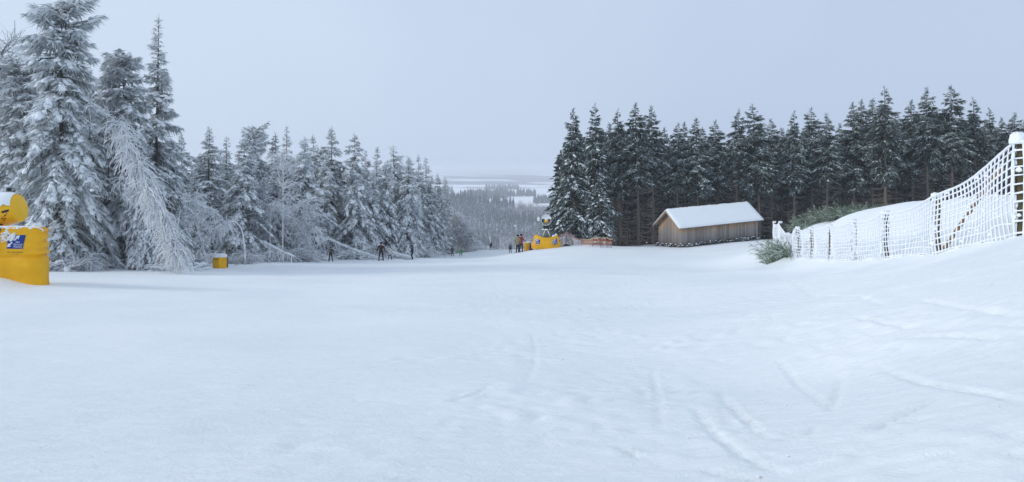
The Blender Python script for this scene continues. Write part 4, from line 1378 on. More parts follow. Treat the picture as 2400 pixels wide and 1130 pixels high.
zz = np.concatenate([zf(556) + r.normal(0, 0.10, 34), zf(534) + r.uniform(-0.02, 0.02, 12)])
p_ = sfl(u, zz, 0.0)
m.blobs(p_, np.tile([1.0, 0, 0.15], (k, 1)) + r.normal(0, 0.3, (k, 3)), r.uniform(0.03, 0.13, k), np.full(k, 0.05), r.uniform(0.03, 0.08, k), r)
o = m.build("stuck_snow", M['snow'], root, True); o["kind"] = "stuff"
m = MB()
m.tubes(np.stack([np.linspace(xf(-120), xf(100), 24), np.full(24, Yp + 0.02), np.interp(np.linspace(-120, 100, 24), [-120, 60, 94, 100], [zf(532), zf(532), zf(535), zf(541)])], 1) - loc0, np.full(24, 0.035), 6, True)
m.build("top_welt", M['snow_fine'], root, True)
tag(root, "large yellow padded barrier with blue resort print, cut by the picture's edge", "padding")

root = empty("snow_gun", (xf(-30), Yp + 0.9, gz(xf(-30), Yp + 0.9)))
loc0 = np.array(root.location)
Yg = Yp + 0.75
gxf = lambda px: px_x(px, Yg)
gzf = lambda py: py_z(py, Yg)
ax = np.array([-1.0, -0.12, -0.16]); ax /= np.linalg.norm(ax)
orig = np.array([gxf(47), Yg, gzf(487)]) - loc0
prof = [(0.0, 0.0), (0.0, 0.46), (0.012, 0.49), (0.04, 0.505), (0.15, 0.52), (0.55, 0.58), (1.2, 0.64), (1.9, 0.68), (2.4, 0.70), (2.42, 0.64), (2.0, 0.60)]
m = MB(); m.lathe(prof, orig, ax, 40)
bar = m.build("barrel", M['yellow_metal'], root, True)
s1 = np.cross(ax, [0, 0, 1.0]); s1 /= np.linalg.norm(s1)
if s1[1] > 0: s1 = -s1
u1 = np.cross(s1, ax)
if u1[2] < 0: u1 = -u1


def bar_surf(u, a, off):
    """barrel side facing the run: u metres from its rear, a height above its axis"""
    rr = np.interp(u, [q[0] for q in prof[1:9]], [q[1] for q in prof[1:9]]) + off
    al = np.clip(a / rr, -0.98, 0.98)
    return orig + ax * np.asarray(u)[..., None] + s1 * (rr * np.sqrt(1 - al ** 2))[..., None] + u1 * (rr * al)[..., None]


px_m = Yg / F
lett = lambda u, v, o_: bar_surf(0.60 - np.asarray(u), np.asarray(v), o_)
text_on("lettering", "lo", 0.20, 0.0 - 0.02, -0.10, 0.27, lett, M['magenta'], bar, 0.008)
text_on("lettering", "mi", 0.20, -0.33, -0.10, 0.27, lett, M['black'], bar, 0.008)
sq = lambda u, v, w: [(u, v), (u + w, v), (u + w, v + w), (u, v + w)]
blk, mag = [], []
for (cxp, cyp, isb) in [(13, 515, 1), (17, 514, 1), (20, 517, 1), (10, 519, 1), (17, 522, 1), (22, 525, 1), (6, 523, 1), (31, 512, 1), (33, 516, 1), (40, 506, 1), (14, 526, 0), (35, 509, 0), (44, 502, 0), (1, 519, 0), (37, 513, 1)]:
    (blk if isb else mag).append(sq((54 - cxp) * px_m, (492 - cyp) * px_m - 0.02, 0.045))
sfb = lambda u, v, o_: bar_surf(np.asarray(u), np.asarray(v), o_)
patch_on("square_print", blk, sfb, M['black'], bar, 0.008)
patch_on("square_print", mag, sfb, M['magenta'], bar, 0.008)
patch_on("name_plate", [[(0.08, -0.09), (0.30, -0.12), (0.30, -0.045), (0.08, -0.015)]], sfb, M['black'], bar, 0.010)
patch_on("stripe_print", [[(0.52, -0.52), (1.4, -0.52), (1.4, -0.44), (0.52, -0.44)]], sfb, M['purple'], bar, 0.008)
# snow lying on the barrel
nu, na = 26, 16
r = np.random.default_rng(172)
uu_ = np.linspace(0.03, 2.35, nu)
V = []
for i_, u in enumerate(uu_):
    rr = np.interp(u, [q[0] for q in prof[1:9]], [q[1] for q in prof[1:9]])
    a0 = math.radians(9 + 6 * math.sin(u * 7) + r.normal(0, 3) + 14 * max(0, 0.3 - u))
    for th in np.linspace(a0, math.pi - a0, na):
        tk = 0.07 * math.sin(th) ** 0.6 * min(1, (u - 0.02) * 5 + 0.15) * min(1, (2.36 - u) * 6 + 0.1)
        V.append(orig + ax * u + s1 * math.cos(th) * (rr + tk + 0.006) + u1 * math.sin(th) * (rr + tk + 0.006))
ii = np.arange(nu * na).reshape(nu, na)
link_mesh("lying_snow", np.array(V), np.stack([ii[:-1, :-1], ii[:-1, 1:], ii[1:, 1:], ii[1:, :-1]], -1).reshape(-1, 4), M['snow'], bar, True)
m = MB()
tb = orig + ax * 0.38 + u1 * 0.60
m.tubes([tb, tb + np.array([0.0, 0, 0.12]), tb + np.array([0.07, 0, 0.22])], [[0.05, 0.05, 0.04]], 8, True)
m.build("top_lug", M['pale_metal'], bar, True)
m = MB(); m.box(tb + np.array([0.11, 0, 0.12]), (0.10, 0.10, 0.11)); m.build("sensor", M['black'], bar)
snow_cap("snow_tuft", tb[0] + 0.04, tb[1], tb[2] + 0.22, 0.07, 0.06, 0.05, bar, 3)
# tower, fork and cables
m = MB(); zt = orig[2] - 0.75
m.box((orig[0] - 1.1, orig[1] + 0.05, zt / 2 - 0.1), (0.5, 0.5, zt + 0.2), 0, 0.8); m.build("pedestal", M['grey_metal'], root)
m = MB()
for sg in (-1, 1):
    m.tubes([(orig[0] - 1.1, orig[1] + sg * 0.2, zt - 0.1), (orig[0] - 1.1, orig[1] + sg * 0.62, zt + 0.25), (orig[0] - 1.1, orig[1] + sg * 0.64, orig[2])], [[0.06, 0.06, 0.05]], 6, True)
m.build("fork", M['grey_metal'], root, True)
lc = np.array([xf(0), Yp - 0.26, 0]) - np.array([loc0[0], loc0[1], 0])
for k, (dx, zlow, xw, dz) in enumerate([(0.05, 592, 0.12, 0), (0.02, 580, 0.10, 0.02), (0.08, 541, 0.24, -0.01)]):
    m = MB()
    t_ = np.linspace(0, 2 * math.pi, 22)
    z0_, z1_ = gzf(528) - loc0[2], zf(zlow) - loc0[2]
    P = np.stack([lc[0] + dx + (np.where(t_ < math.pi, 1, -1) * xw * 0.5) * np.abs(np.sin(t_)) ** 0.7 + 0.04 * k, np.full(22, lc[1] - 0.03 * k), z0_ + (z1_ - z0_) * (1 - np.cos(t_)) / 2], 1)
    m.tubes(P, np.full(22, 0.016), 6, True); m.build("cable", M['black'], root, True)
tag(root, "yellow barrel snow gun with snow on its back, above the padded barrier", "snow gun")
o = snow_cap("snow_lump", xf(70), Yp + 0.35, zf(534), 0.17, 0.15, 0.13, None, 5, 0.05)
tag(o, "round lump of snow sitting on the padded yellow barrier", "snow lump")

# ------------------------------------------------------------------ yellow box at the wood's edge
Yb = 46.0
xb = px_x(517, Yb); zb = gz(xb, Yb)
root = empty("hydrant_box", (xb, Yb, zb), 0.0)
m = MB()
w_, d_, h_ = 0.86, 0.8, 0.84
c4 = [(-0.46, -0.22), (0.10, -0.48), (0.48, -0.10), (-0.10, 0.40)]


def slab(m, c4, z0, z1, f0=1.0, f1=1.0, dz=(0, 0, 0, 0)):
    v = [(x * f0, y * f0, z0) for x, y in c4] + [(x * f1, y * f1, z1 + dz[k]) for k, (x, y) in enumerate(c4)]
    m.add(v, np.array([(0, 3, 2, 1), (4, 5, 6, 7), (0, 1, 5, 4), (1, 2, 6, 5), (2, 3, 7, 6), (3, 0, 4, 7)]))


slab(m, c4, -0.15, 0.80, 0.95, 1.02, (-0.04, 0, 0.05, 0))
o = m.build("padding", M['yellow'], root)
bv = o.modifiers.new("bevel", 'BEVEL'); bv.width = 0.03; bv.segments = 2
snow_cap("snow_cap", 0.0, -0.02, 0.78, 0.50, 0.44, 0.20, root, 8, 0.06)
sfx = lambda u, v, o_: np.stack([-0.46 + 0.56 * np.asarray(u) * 1.0, -0.22 - 0.26 * np.asarray(u) - 0.012 - o_, np.asarray(v)], -1)
text_on("lettering", "TECHNOALPIN", 0.12, 0.06, 0.60, 0.86, sfx, M['black'], root, 0.006)
m = MB()
m.tubes([(0.02, 0.55, -0.2), (0.03, 0.56, 0.7), (0.05, 0.55, 1.55)], [[0.10, 0.09, 0.085]], 7, True)
tag(root, "small yellow padded box with a cap of snow at the wood's edge", "padded box")
st = m.build("tree_stump", M['bark_r'], None, True); st.location = (xb, Yb + 0.4, zb)
tag(st, "brown broken stump rising just behind the yellow box", "stump")

# ------------------------------------------------------------------ hut
N0 = np.array([px_x(1596, 75), 75.0]); th = math.radians(22)
du, dv = np.array([math.cos(th), math.sin(th)]), np.array([-math.sin(th), math.cos(th)])
Lh, Wh = 10.9, 4.3
z0h, slope = py_z(580, 75), 0.055
zw = py_z(529.0, 75) - z0h           # wall height
zr = zw + 1.58                       # ridge height
root = empty("wooden_hut", (N0[0], N0[1], z0h))


def H3(u, v, z):
    q = du * u + dv * v
    return (q[0], q[1], z + slope * u)


m_, n, p = new_mat("weathered_boards")
tcn = n.nodes.new("ShaderNodeTexCoord")
mp = n.nodes.new("ShaderNodeMapping"); mp.inputs["Scale"].default_value = (5, 5, 0.5)
nn = n.nodes.new("ShaderNodeTexNoise"); nn.inputs["Scale"].default_value = 2.5; nn.inputs["Detail"].default_value = 6
n.links.new(tcn.outputs["Object"], mp.inputs[0]); n.links.new(mp.outputs[0], nn.inputs["Vector"])
oi = n.nodes.new("ShaderNodeObjectInfo")
at = n.nodes.new("ShaderNodeAttribute"); at.attribute_name = "frost"       # 1 where the board is still fresh under the eaves
a1 = n.nodes.new("ShaderNodeMath"); a1.operation = 'ADD'
a2 = n.nodes.new("ShaderNodeMath"); a2.operation = 'MULTIPLY_ADD'; a2.inputs[1].default_value = 0.9; a2.inputs[2].default_value = -0.45
n.links.new(nn.outputs["Fac"], a2.inputs[0]); n.links.new(at.outputs["Fac"], a1.inputs[0]); n.links.new(a2.outputs[0], a1.inputs[1])
rp = n.nodes.new("ShaderNodeValToRGB")
rp.color_ramp.elements[0].position, rp.color_ramp.elements[0].color = 0.15, (0.27, 0.25, 0.24, 1)
rp.color_ramp.elements[1].position, rp.color_ramp.elements[1].color = 0.95, (0.50, 0.32, 0.175, 1)
n.links.new(a1.outputs[0], rp.inputs[0])
hs = n.nodes.new("ShaderNodeHueSaturation")
mr = n.nodes.new("ShaderNodeMapRange"); mr.inputs[3].default_value, mr.inputs[4].default_value = 0.72, 1.25
n.links.new(oi.outputs["Random"], mr.inputs[0]); n.links.new(mr.outputs[0], hs.inputs["Value"]); n.links.new(rp.outputs[0], hs.inputs["Color"])
n.links.new(hs.outputs[0], p.inputs["Base Color"])
p.inputs["Roughness"].default_value = 0.9
M['boards'] = m_
r = np.random.default_rng(181)


def board(u0, u1, v0, v1, zb0, zb1, zt0, zt1, out):
    """a vertical board between two plan points, its top cut to the roof"""
    o3 = np.array([*(out * 0.035), 0])
    e = r.uniform(0, 0.012)
    A = [np.array(H3(u0, v0, zb0)), np.array(H3(u1, v1, zb1)), np.array(H3(u1, v1, (zb1 + zt1) / 2)), np.array(H3(u0, v0, (zb0 + zt0) / 2)), np.array(H3(u1, v1, zt1)), np.array(H3(u0, v0, zt0))]
    V = A + [a + o3 * (1 + e * 20) for a in A]
    Fq = np.array([(6, 7, 8, 9), (9, 8, 10, 11), (0, 3, 2, 1), (3, 5, 4, 2), (0, 1, 7, 6), (1, 2, 8, 7), (2, 4, 10, 8), (4, 5, 11, 10), (5, 3, 9, 11), (3, 0, 6, 9)])
    fr = np.array([0.0, 0.0, 0.26, 0.26, 1.1, 1.1] * 2) * r.uniform(0.7, 1.1)
    link_mesh("plank", np.array(V), Fq, M['boards'], root, False, fr)


nb_ = 52
for k in range(nb_):
    u0, u1 = Lh * k / nb_ + 0.004, Lh * (k + 1) / nb_ - 0.008
    board(u0, u1, 0, 0, 0.05 + r.uniform(-0.02, 0.02), 0.05, zw, zw, -dv)
nb_ = 22
roofz = lambda v: zw + (zr - zw) * (1 - abs(v - Wh / 2) / (Wh / 2)) - 0.05
for k in range(nb_):
    v0, v1 = Wh * k / nb_ + 0.004, Wh * (k + 1) / nb_ - 0.008
    board(0, 0, v0, v1, 0.0, 0.0, roofz(v0), roofz(v1), -du)
    board(Lh, Lh, v0, v1, 0.0, 0.0, roofz(v0), roofz(v1), du)
m = MB()
m.add([H3(0, Wh, 0), H3(Lh, Wh, 0), H3(Lh, Wh, zw), H3(0, Wh, zw), H3(0.05, 0.06, 0.1), H3(Lh - 0.05, 0.06, 0.1), H3(Lh - 0.05, 0.06, zw), H3(0.05, 0.06, zw)], np.array([(1, 0, 3, 2), (4, 5, 6, 7)]))
m.build("rear_wall", M['boards'], root)
oh, ov = 0.55, 0.42
k_ = (zr - zw) / (Wh / 2)


def roof_side(front, t0, t1, name, mat, grow_=0.0, smooth=False):
    vs_ = [-ov - grow_, Wh / 2] if front else [Wh / 2, Wh + ov + grow_]
    zf_ = lambda v: zw + k_ * (v if front else Wh - v)
    nu_, nv_ = 40, 12
    Vt, Vb = [], []
    rr = np.random.default_rng(190 + front)
    for i_ in range(nv_ + 1):
        v = vs_[0] + (vs_[1] - vs_[0]) * i_ / nv_
        for j_ in range(nu_ + 1):
            u = -oh - grow_ + (Lh + 2 * oh + 2 * grow_) * j_ / nu_
            ed = 1.0
            if smooth:
                e_ = min(1, min(j_, nu_ - j_) / 1.5 + 0.35) * min(1, (i_ if front else nv_ - i_) / 1.5 + 0.35)
                ed = e_ * (1 + 0.12 * rr.normal())
            Vt.append(H3(u, v, zf_(v) + t0 + (t1 - t0) * ed)); Vb.append(H3(u, v, zf_(v) + t0))
    ii = np.arange((nu_ + 1) * (nv_ + 1)).reshape(nv_ + 1, nu_ + 1)
    n0 = ii.size
    q1 = np.stack([ii[:-1, :-1], ii[:-1, 1:], ii[1:, 1:], ii[1:, :-1]], -1).reshape(-1, 4)
    rim = np.concatenate([ii[0], ii[1:, -1], ii[-1, -2::-1], ii[-2:0:-1, 0]])
    q3 = np.stack([rim, rim + n0, np.roll(rim, -1) + n0, np.roll(rim, -1)], -1)
    return link_mesh(name, np.array(Vt + Vb), [q1, q1[:, ::-1] + n0, q3], mat, root, False)


for fr_ in (1, 0):
    ro = roof_side(fr_, 0.0, 0.07, "roof", M['boards'])
    sn = roof_side(fr_, 0.075, 0.24, "roof_snow", M['snow'], 0.03, True)
    for q in sn.data.polygons: q.use_smooth = True
for fr_ in (1, 0):          # barge boards on the gable
    m = MB()
    a, b = (H3(-oh - 0.035, -ov, zw - k_ * ov + 0.02), H3(-oh - 0.035, Wh / 2, zr + 0.02)) if fr_ else (H3(-oh - 0.035, Wh + ov, zw - k_ * ov + 0.02), H3(-oh - 0.035, Wh / 2, zr + 0.02))
    a, b = np.array(a), np.array(b)
    dn, bk = np.array([0, 0, -0.17]), np.array([*(du * 0.03), 0])
    m.add([a, b, b + dn, a + dn, a + bk, b + bk, b + dn + bk, a + dn + bk], np.array([(0, 1, 2, 3), (7, 6, 5, 4), (0, 4, 5, 1), (3, 2, 6, 7), (0, 3, 7, 4), (1, 5, 6, 2)]))
    m.build("barge_board", plain("fresh_board_%d" % fr_, (0.46, 0.33, 0.23), 0.85, 0.2, (8, 0.2)), root)
tag(root, "long weathered plank hut with a white snow roof before the forest", "hut")
# logs and stones stacked along the foot of the hut, each with snow on it
lg, ls = MB(), MB()
r = np.random.default_rng(182)
logs = []
for k in range(150):
    front = k < 105
    u = r.uniform(-0.1, Lh) if front else r.uniform(-0.5, -0.1)
    v = r.uniform(-0.55, -0.12) if front else r.uniform(-0.3, Wh)
    q = du * u + dv * v
    x, y = N0[0] + q[0], N0[1] + q[1]
    base = gz(x, y)
    sz = r.uniform(0.07, 0.15)
    logs.append((x, y, base + sz * 0.5 + r.uniform(0, 0.28), sz, r.uniform(0, 6.28)))
m = MB(); m.blobs(np.zeros((1, 3)), np.array([[1.0, 0, 0]]), np.array([1.3]), np.array([0.9]), np.array([0.8]), np.random.default_rng(3), 0.2)
pro = m.build("stone", M['stone'])
m = MB(); m.blobs(np.zeros((1, 3)), np.array([[1.0, 0, 0]]), np.array([1.1]), np.array([0.75]), np.array([0.5]), np.random.default_rng(4), 0.15)
prs = m.build("stone_snow", M['snow'], pro, True); prs.location = (0, 0, 0.62)
for k, (x, y, z, sz, a) in enumerate(logs):
    o = pro if k == 0 else pro.copy()
    if k: COL.objects.link(o)
    o.location = (x - N0[0], y - N0[1], z - z0h); o.scale = (sz, sz, sz); o.rotation_euler = (0.2 * math.sin(k), 0.2 * math.cos(k * 2), a)
    o.parent = root
    if k and k % 3:
        c_ = prs.copy(); COL.objects.link(c_); c_.parent = o

# ------------------------------------------------------------------ snow-caked net fence
FP = [(2680, 13.5, 2.4), (2379, 16, 2.30), (2189, 20.5, 1.86), (2069, 24, 1.70), (1995, 27.5, 1.72), (1940, 31, 1.67), (1897, 34, 1.62), (1866, 36.5, 1.72), (1844, 40.5, 1.6), (1826, 45, 1.6), (1812, 49.5, 1.6)]
FPx = []
for px, Y, h in FP:
    x = px_x(px, Y)
    FPx.append(np.array([x, Y, gz(x, Y), h]))
b0 = FPx[1]
root = empty("net_fence", b0[:3])
o0 = b0[:3]
r = np.random.default_rng(210)
for k, q in enumerate(FPx):
    m = MB()
    R_ = 0.085 if k < 8 else 0.06
    zz = np.linspace(-0.2, q[3] - 0.02, 8)
    dF = FPx[min(k + 1, len(FPx) - 1)] - FPx[max(k - 1, 0)]
    bkx, bky = dF[1] / np.hypot(dF[0], dF[1]) * 0.13, -dF[0] / np.hypot(dF[0], dF[1]) * 0.13
    m.tubes(np.stack([q[0] + bkx + 0.02 * np.sin(zz * 3 + k), q[1] + bky + 0.02 * np.cos(zz * 2 + k), q[2] + zz], 1) - o0, np.full(8, R_) * np.linspace(1.05, 0.92, 8), 9, True)
    m.build("post", M['post'], root, True)
    big = 0.19 if k == 1 else (0.17 if k < 4 else 0.13)
    snow_cap("post_snow", q[0] + bkx * 0.6 - o0[0], q[1] + bky - o0[1], q[2] + q[3] - 0.03 - o0[2], big, big, big * (1.3 if k < 2 else 0.6), root, 220 + k, 0.05)
    # strap of snow on the post's windward side
    m = MB(); k_n = 10 if k < 8 else 4
    zz = r.uniform(0.1, q[3] - 0.1, k_n)
    m.blobs(np.stack([np.full(k_n, q[0]) + r.uniform(-0.05, 0.05, k_n), np.full(k_n, q[1] - 0.0), q[2] + zz], 1) - o0, np.tile([0.15, 0, 1.0], (k_n, 1)), r.uniform(0.06, 0.16, k_n), r.uniform(0.03, 0.07, k_n), np.full(k_n, 0.05), r)
    o = m.build("clinging_snow", M['snow'], root, True); o["kind"] = "stuff"


def bay(A, B, k):
    rr = np.random.default_rng(230 + k)
    Lb = np.linalg.norm(B[:2] - A[:2])
    cw = 0.20
    nu_ = max(6, int(Lb / cw)); nv_ = 11
    u = np.linspace(0, 1, nu_ + 1); v = np.concatenate([[0], np.linspace(0.03, 1, nv_) ** 0.85])
    UU, VV = np.meshgrid(u, v, indexing='ij')
    gx_ = A[0] + (B[0] - A[0]) * UU; gy_ = A[1] + (B[1] - A[1]) * UU
    gb = ground(gx_.ravel(), gy_.ravel()).reshape(UU.shape) - 0.04
    zt = A[2] + A[3] + (B[2] + B[3] - A[2] - A[3]) * UU - (0.10 + 0.015 * Lb) * 4 * UU * (1 - UU) - 0.03
    nrm = np.array([-(B[1] - A[1]), B[0] - A[0]]) / Lb
    bulge = 0.10 * np.sin(UU * math.pi * 2.2 + k) * np.sin(VV * 2.8) + 0.03 * vnoise(UU * Lb * 1.3, VV * 4, 240 + k)
    sag = 0.05 * vnoise(UU * Lb * 1.5 + 7, VV * 6, 250 + k) * np.clip(1 - VV, 0, 1) * 2
    sh = 0.05 * vnoise(UU * Lb * 0.9, VV * 3, 260 + k)
    P = np.stack([gx_ + nrm[0] * bulge + (B[0] - A[0]) / Lb * sh, gy_ + nrm[1] * bulge + (B[1] - A[1]) / Lb * sh, gb + (zt - gb) * VV + sag], -1) - o0
    m = MB()
    R1 = rr.uniform(0.017, 0.034, UU.shape) * (0.85 if k < 2 else 0.72)
    m.tubes(P, R1, 5)
    Ph = P.transpose(1, 0, 2)
    R2 = rr.uniform(0.018, 0.036, UU.shape).T * (0.85 if k < 2 else 0.72)
    R2[-1] += 0.014; R2[0] += 0.02
    Ph = Ph.copy(); Ph[..., 2] += 0.006
    m.tubes(Ph, R2, 5)
    m.build("net_panel", M['netsnow'], root, True)
    # cells closed by caked snow
    sel = np.argwhere(rr.uniform(0, 1, (nu_, nv_)) < (0.04 + 0.06 * (1 - v[None, :-1])))
    c = (P[sel[:, 0], sel[:, 1]] + P[sel[:, 0] + 1, sel[:, 1] + 1]) / 2
    m = MB(); n_ = len(c)
    m.blobs(c, np.tile([(B[0] - A[0]) / Lb, (B[1] - A[1]) / Lb, 0.0], (n_, 1)), rr.uniform(0.05, 0.09, n_), np.full(n_, 0.035), rr.uniform(0.04, 0.10, n_), rr, 0.2)
    o = m.build("caked_snow", M['snow'], root, True); o["kind"] = "stuff"


M['netsnow'] = snow_mat("net_snow", (0.88, 0.905, 0.94), 20.0, 0.01, 0.5)
for k in range(len(FPx) - 1):
    bay(FPx[k], FPx[k + 1], k)
A_, B_ = np.array(pt(2350, 388, 17.0)), np.array(pt(2200, 604, 20.5))
m = MB(); t_ = np.linspace(0, 1, 14)[:, None]
m.tubes(A_ + (B_ - A_) * t_ + np.array([0.12, 0.2, 0.0]) - o0, np.full(14, 0.06), 8, True)
m.build("brace", rime_mat("split_wood", (0.30, 0.17, 0.055), (0.86, 0.88, 0.92), 0.1, 0.75), root, True)
tag(root, "long fence of snow-caked netting on wooden posts climbing the bank", "fence")

# ------------------------------------------------------------------ red and white safety net by the snow gun
SP = [(1312, 548, 572, 75.5), (1326, 543, 573, 76), (1342, 551, 572, 76), (1363, 562, 576, 74.5), (1389, 566, 585, 72.5), (1407, 564, 586, 72), (1423, 563, 585, 72), (1434, 563, 582, 72.5)]
root = empty("safety_net", pt(*[SP[0][0], SP[0][2], SP[0][3]]))
o0 = np.array(root.location)
tops, bots = [], []
for k, (px, yt, yb, Y) in enumerate(SP):
    x = px_x(px, Y); zb_l = gz(x, Y)
    zt_l = zb_l + 1.15 * (yb - yt) / F * Y
    lean = 0.12 * math.sin(k * 2.1)
    tops.append(np.array([x + lean, Y, zt_l])); bots.append(np.array([x - lean * 0.4, Y, zb_l]))
    m = MB(); m.tubes([bots[-1] - o0 - np.array([0, 0, 0.1]), tops[-1] - o0 + np.array([0, 0, 0.08])], [[0.024, 0.02]], 6, True)
    m.build("stake", M['red'], root)
for k in range(len(SP) - 1):
    Lb = np.linalg.norm(tops[k + 1] - tops[k])
    nu_, nv_ = max(6, int(Lb / 0.07)), 15
    u, v = np.linspace(0, 1, nu_ + 1), np.linspace(0, 1, nv_ + 1)
    UU, VV = np.meshgrid(u, v, indexing='ij')
    T_ = tops[k] + (tops[k + 1] - tops[k]) * UU[..., None]; B2 = bots[k] + (bots[k + 1] - bots[k]) * UU[..., None]
    T_[..., 2] -= 0.16 * 4 * UU * (1 - UU) * min(1, Lb / 1.2)
    B2[..., 2] = ground(B2[..., 0].ravel(), B2[..., 1].ravel()).reshape(UU.shape) + 0.02
    P = B2 + (T_ - B2) * VV[..., None] - o0
    P[..., 1] += 0.06 * np.sin(UU * 6 + VV * 4)
    bands = [('white_net', 0.0, 0.2), ('pink_net', 0.2, 0.4), ('straw_net', 0.4, 0.62), ('red' if k > 3 else 'pink_net', 0.62, 0.8), ('straw_net', 0.8, 1.01)]
    if k < 3: bands = [('white_net', 0.0, 0.35), ('white_net', 0.35, 0.8), ('pink_net', 0.8, 1.01)]
    for (mt, v0, v1) in bands:
        js = np.where((v >= v0 - 1e-6) & (v <= v1 + 0.07))[0]
        if len(js) < 2: continue
        m = MB()
        m.tubes(P[:, js], np.full((nu_ + 1, len(js)), 0.016), 3)
        m.tubes(P[:, js].transpose(1, 0, 2), np.full((len(js), nu_ + 1), 0.019), 3)
        m.build("net_band", M[mt], root)
tag(root, "sagging red and white safety net on thin stakes by the snow gun", "safety net")

# ------------------------------------------------------------------ second snow gun with its curved padding
Yq = 73.0
xq = px_x(1280, Yq + 1.2); yq = Yq + 1.2; zq = gz(xq, Yq)
zg = lambda py: py_z(py, Yq) - zq
px1 = Yq / F
root = empty("curved_padding", (xq, yq, zq))


def cur(a, f, off=0.0):
    """a: angle round the front, f: 0 bottom to 1 top"""
    a = np.asarray(a, dtype=float); f = np.asarray(f, dtype=float)
    top = zg(558) + (zg(552) - zg(558)) * np.clip(np.abs(a) / 1.1, 0, 1.0) ** 1.7 - 0.3 * np.clip(np.abs(a) - 1.15, 0, 1)
    bot = zg(585) + 0.05 * np.sin(a * 9)
    z = bot + (top - bot) * f
    rr = 1.62 + 0.10 * np.sin(np.clip(f * 1.6, 0, 1) * math.pi) - 0.30 * f ** 1.3 + 0.025 * np.sin(f * 14 + a * 2) + off
    return np.stack([rr * np.sin(a), -rr * np.cos(a) * 0.75, z], -1)


an, fv = np.linspace(-1.75, 1.75, 60), np.linspace(0, 1, 22)
Aa, Ff = np.meshgrid(an, fv)
Vo, Vi = cur(Aa, Ff).reshape(-1, 3), cur(Aa, Ff, -0.22).reshape(-1, 3)
ii = np.arange(Aa.size).reshape(Aa.shape); n0 = Aa.size
q1 = np.stack([ii[:-1, :-1], ii[:-1, 1:], ii[1:, 1:], ii[1:, :-1]], -1).reshape(-1, 4)
rim = np.concatenate([ii[0], ii[1:, -1], ii[-1, -2::-1], ii[-2:0:-1, 0]])
q3 = np.stack([rim, rim + n0, np.roll(rim, -1) + n0, np.roll(rim, -1)], -1)
link_mesh("padding", np.concatenate([Vo, Vi]), [q1, q1[:, ::-1] + n0, q3], M['yellow'], root, True)
hz_ = 1.15
for sgn, a0, sh in ((-1, -0.92, -0.06), (1, 0.42, 0.06)):
    sf = lambda u, v, o_, a0=a0: cur(a0 + np.asarray(u), np.asarray(v), 0.02 + o_)
    resort_logo(sf, 0.0, 0.42, 0.46, 0.36, root, 0.012, sh)
m = MB(); t_ = np.linspace(0.55, 1.7, 16)
e_ = cur(t_, np.full(16, 1.0), -0.11); e_[:, 2] += 0.04
m.tubes(e_, np.full(16, 0.10), 7, True); m.build("rim_snow", M['snow'], root, True)
tag(root, "bulging curved yellow padding with two blue prints around the distant snow gun", "padding")
root = empty("snow_gun", (xq, yq, zq))
m = MB(); zc0, zc1 = zg(568), zg(541)
w2 = 15 * px1
m.add([(-w2 * 0.9, -0.45, zc0), (w2 * 0.9, -0.45, zc0), (w2 * 0.9, 0.5, zc0), (-w2 * 0.9, 0.5, zc0), (-w2 * 0.62, -0.35, zc1), (w2 * 0.62, -0.35, zc1), (w2 * 0.62, 0.4, zc1), (-w2 * 0.62, 0.4, zc1)],
      np.array([(0, 3, 2, 1), (4, 5, 6, 7), (0, 1, 5, 4), (1, 2, 6, 5), (2, 3, 7, 6), (3, 0, 4, 7)]))
m.build("cabinet", M['olive'], root)
m = MB(); m.box((0, 0, zc0 / 2 - 0.2), (0.9, 0.8, zc0 + 0.5)); m.build("base", M['grey_metal'], root)
snow_cap("cabinet_snow", 0, 0, zc1, w2 * 0.66, 0.42, 0.14, root, 301, 0.08)
for sg in (-1, 1):
    m = MB(); m.tubes([(sg * 9 * px1, -0.55, zg(557)), (sg * 3.5 * px1, -0.42, zg(542))], [[0.045, 0.045]], 6, True); m.build("strut", M['white'], root)
m = MB(); m.box((0, 0, zg(536)), (13 * px1, 0.5, 9 * px1)); m.build("neck", M['black'], root)
cz = zg(519); R_ = 12.2 * px1
ax2 = np.array([-0.05, -1.0, 0.08])
m = MB(); m.lathe([(-0.75, R_ * 0.8), (-0.3, R_ * 0.95), (0.30, R_), (0.34, R_ * 0.97), (0.33, R_ * 0.86), (0.0, R_ * 0.82), (-0.05, 0.12)], np.array([0, 0, cz]), ax2, 36)
m.lathe([(-0.75, R_ * 0.8), (-0.78, 0.02)], np.array([0, 0, cz]), ax2, 36)
fan = m.build("fan_housing", M['pale_metal'], root, True)
for k in range(9):
    a = k / 9 * 2 * math.pi
    m = MB(); c, s_ = math.cos(a), math.sin(a)
    m.add([(0.15 * c, -0.05, cz + 0.15 * s_), (R_ * 0.8 * c, -0.02, cz + R_ * 0.8 * s_), (R_ * 0.8 * math.cos(a + 0.35), 0.06, cz + R_ * 0.8 * math.sin(a + 0.35)), (0.15 * math.cos(a + 0.5), 0.05, cz + 0.15 * math.sin(a + 0.5))],
          np.array([(0, 1, 2, 3), (3, 2, 1, 0)])[:1])
    m.build("blade", M['grey_metal'], fan)
m = MB(); m.lathe([(0.0, 0.20), (0.30, 0.21), (0.40, 0.15), (0.42, 0.07), (0.36, 0.02)], np.array([0.0, -0.05, cz - 0.02]), ax2, 20); m.build("nozzle_hub", M['yellow_metal'], root, True)
snow_cap("hub_snow", 0.0, -0.36, cz + 0.14, 0.17, 0.12, 0.11, root, 304, 0.05)
m = MB(); m.box((-0.42, -0.12, cz), (0.10, 0.12, 0.30)); m.box((0.38, -0.12, cz), (0.06, 0.10, 0.2)); m.build("vane", M['black'], root)
nu_, na_ = 8, 18
V = []
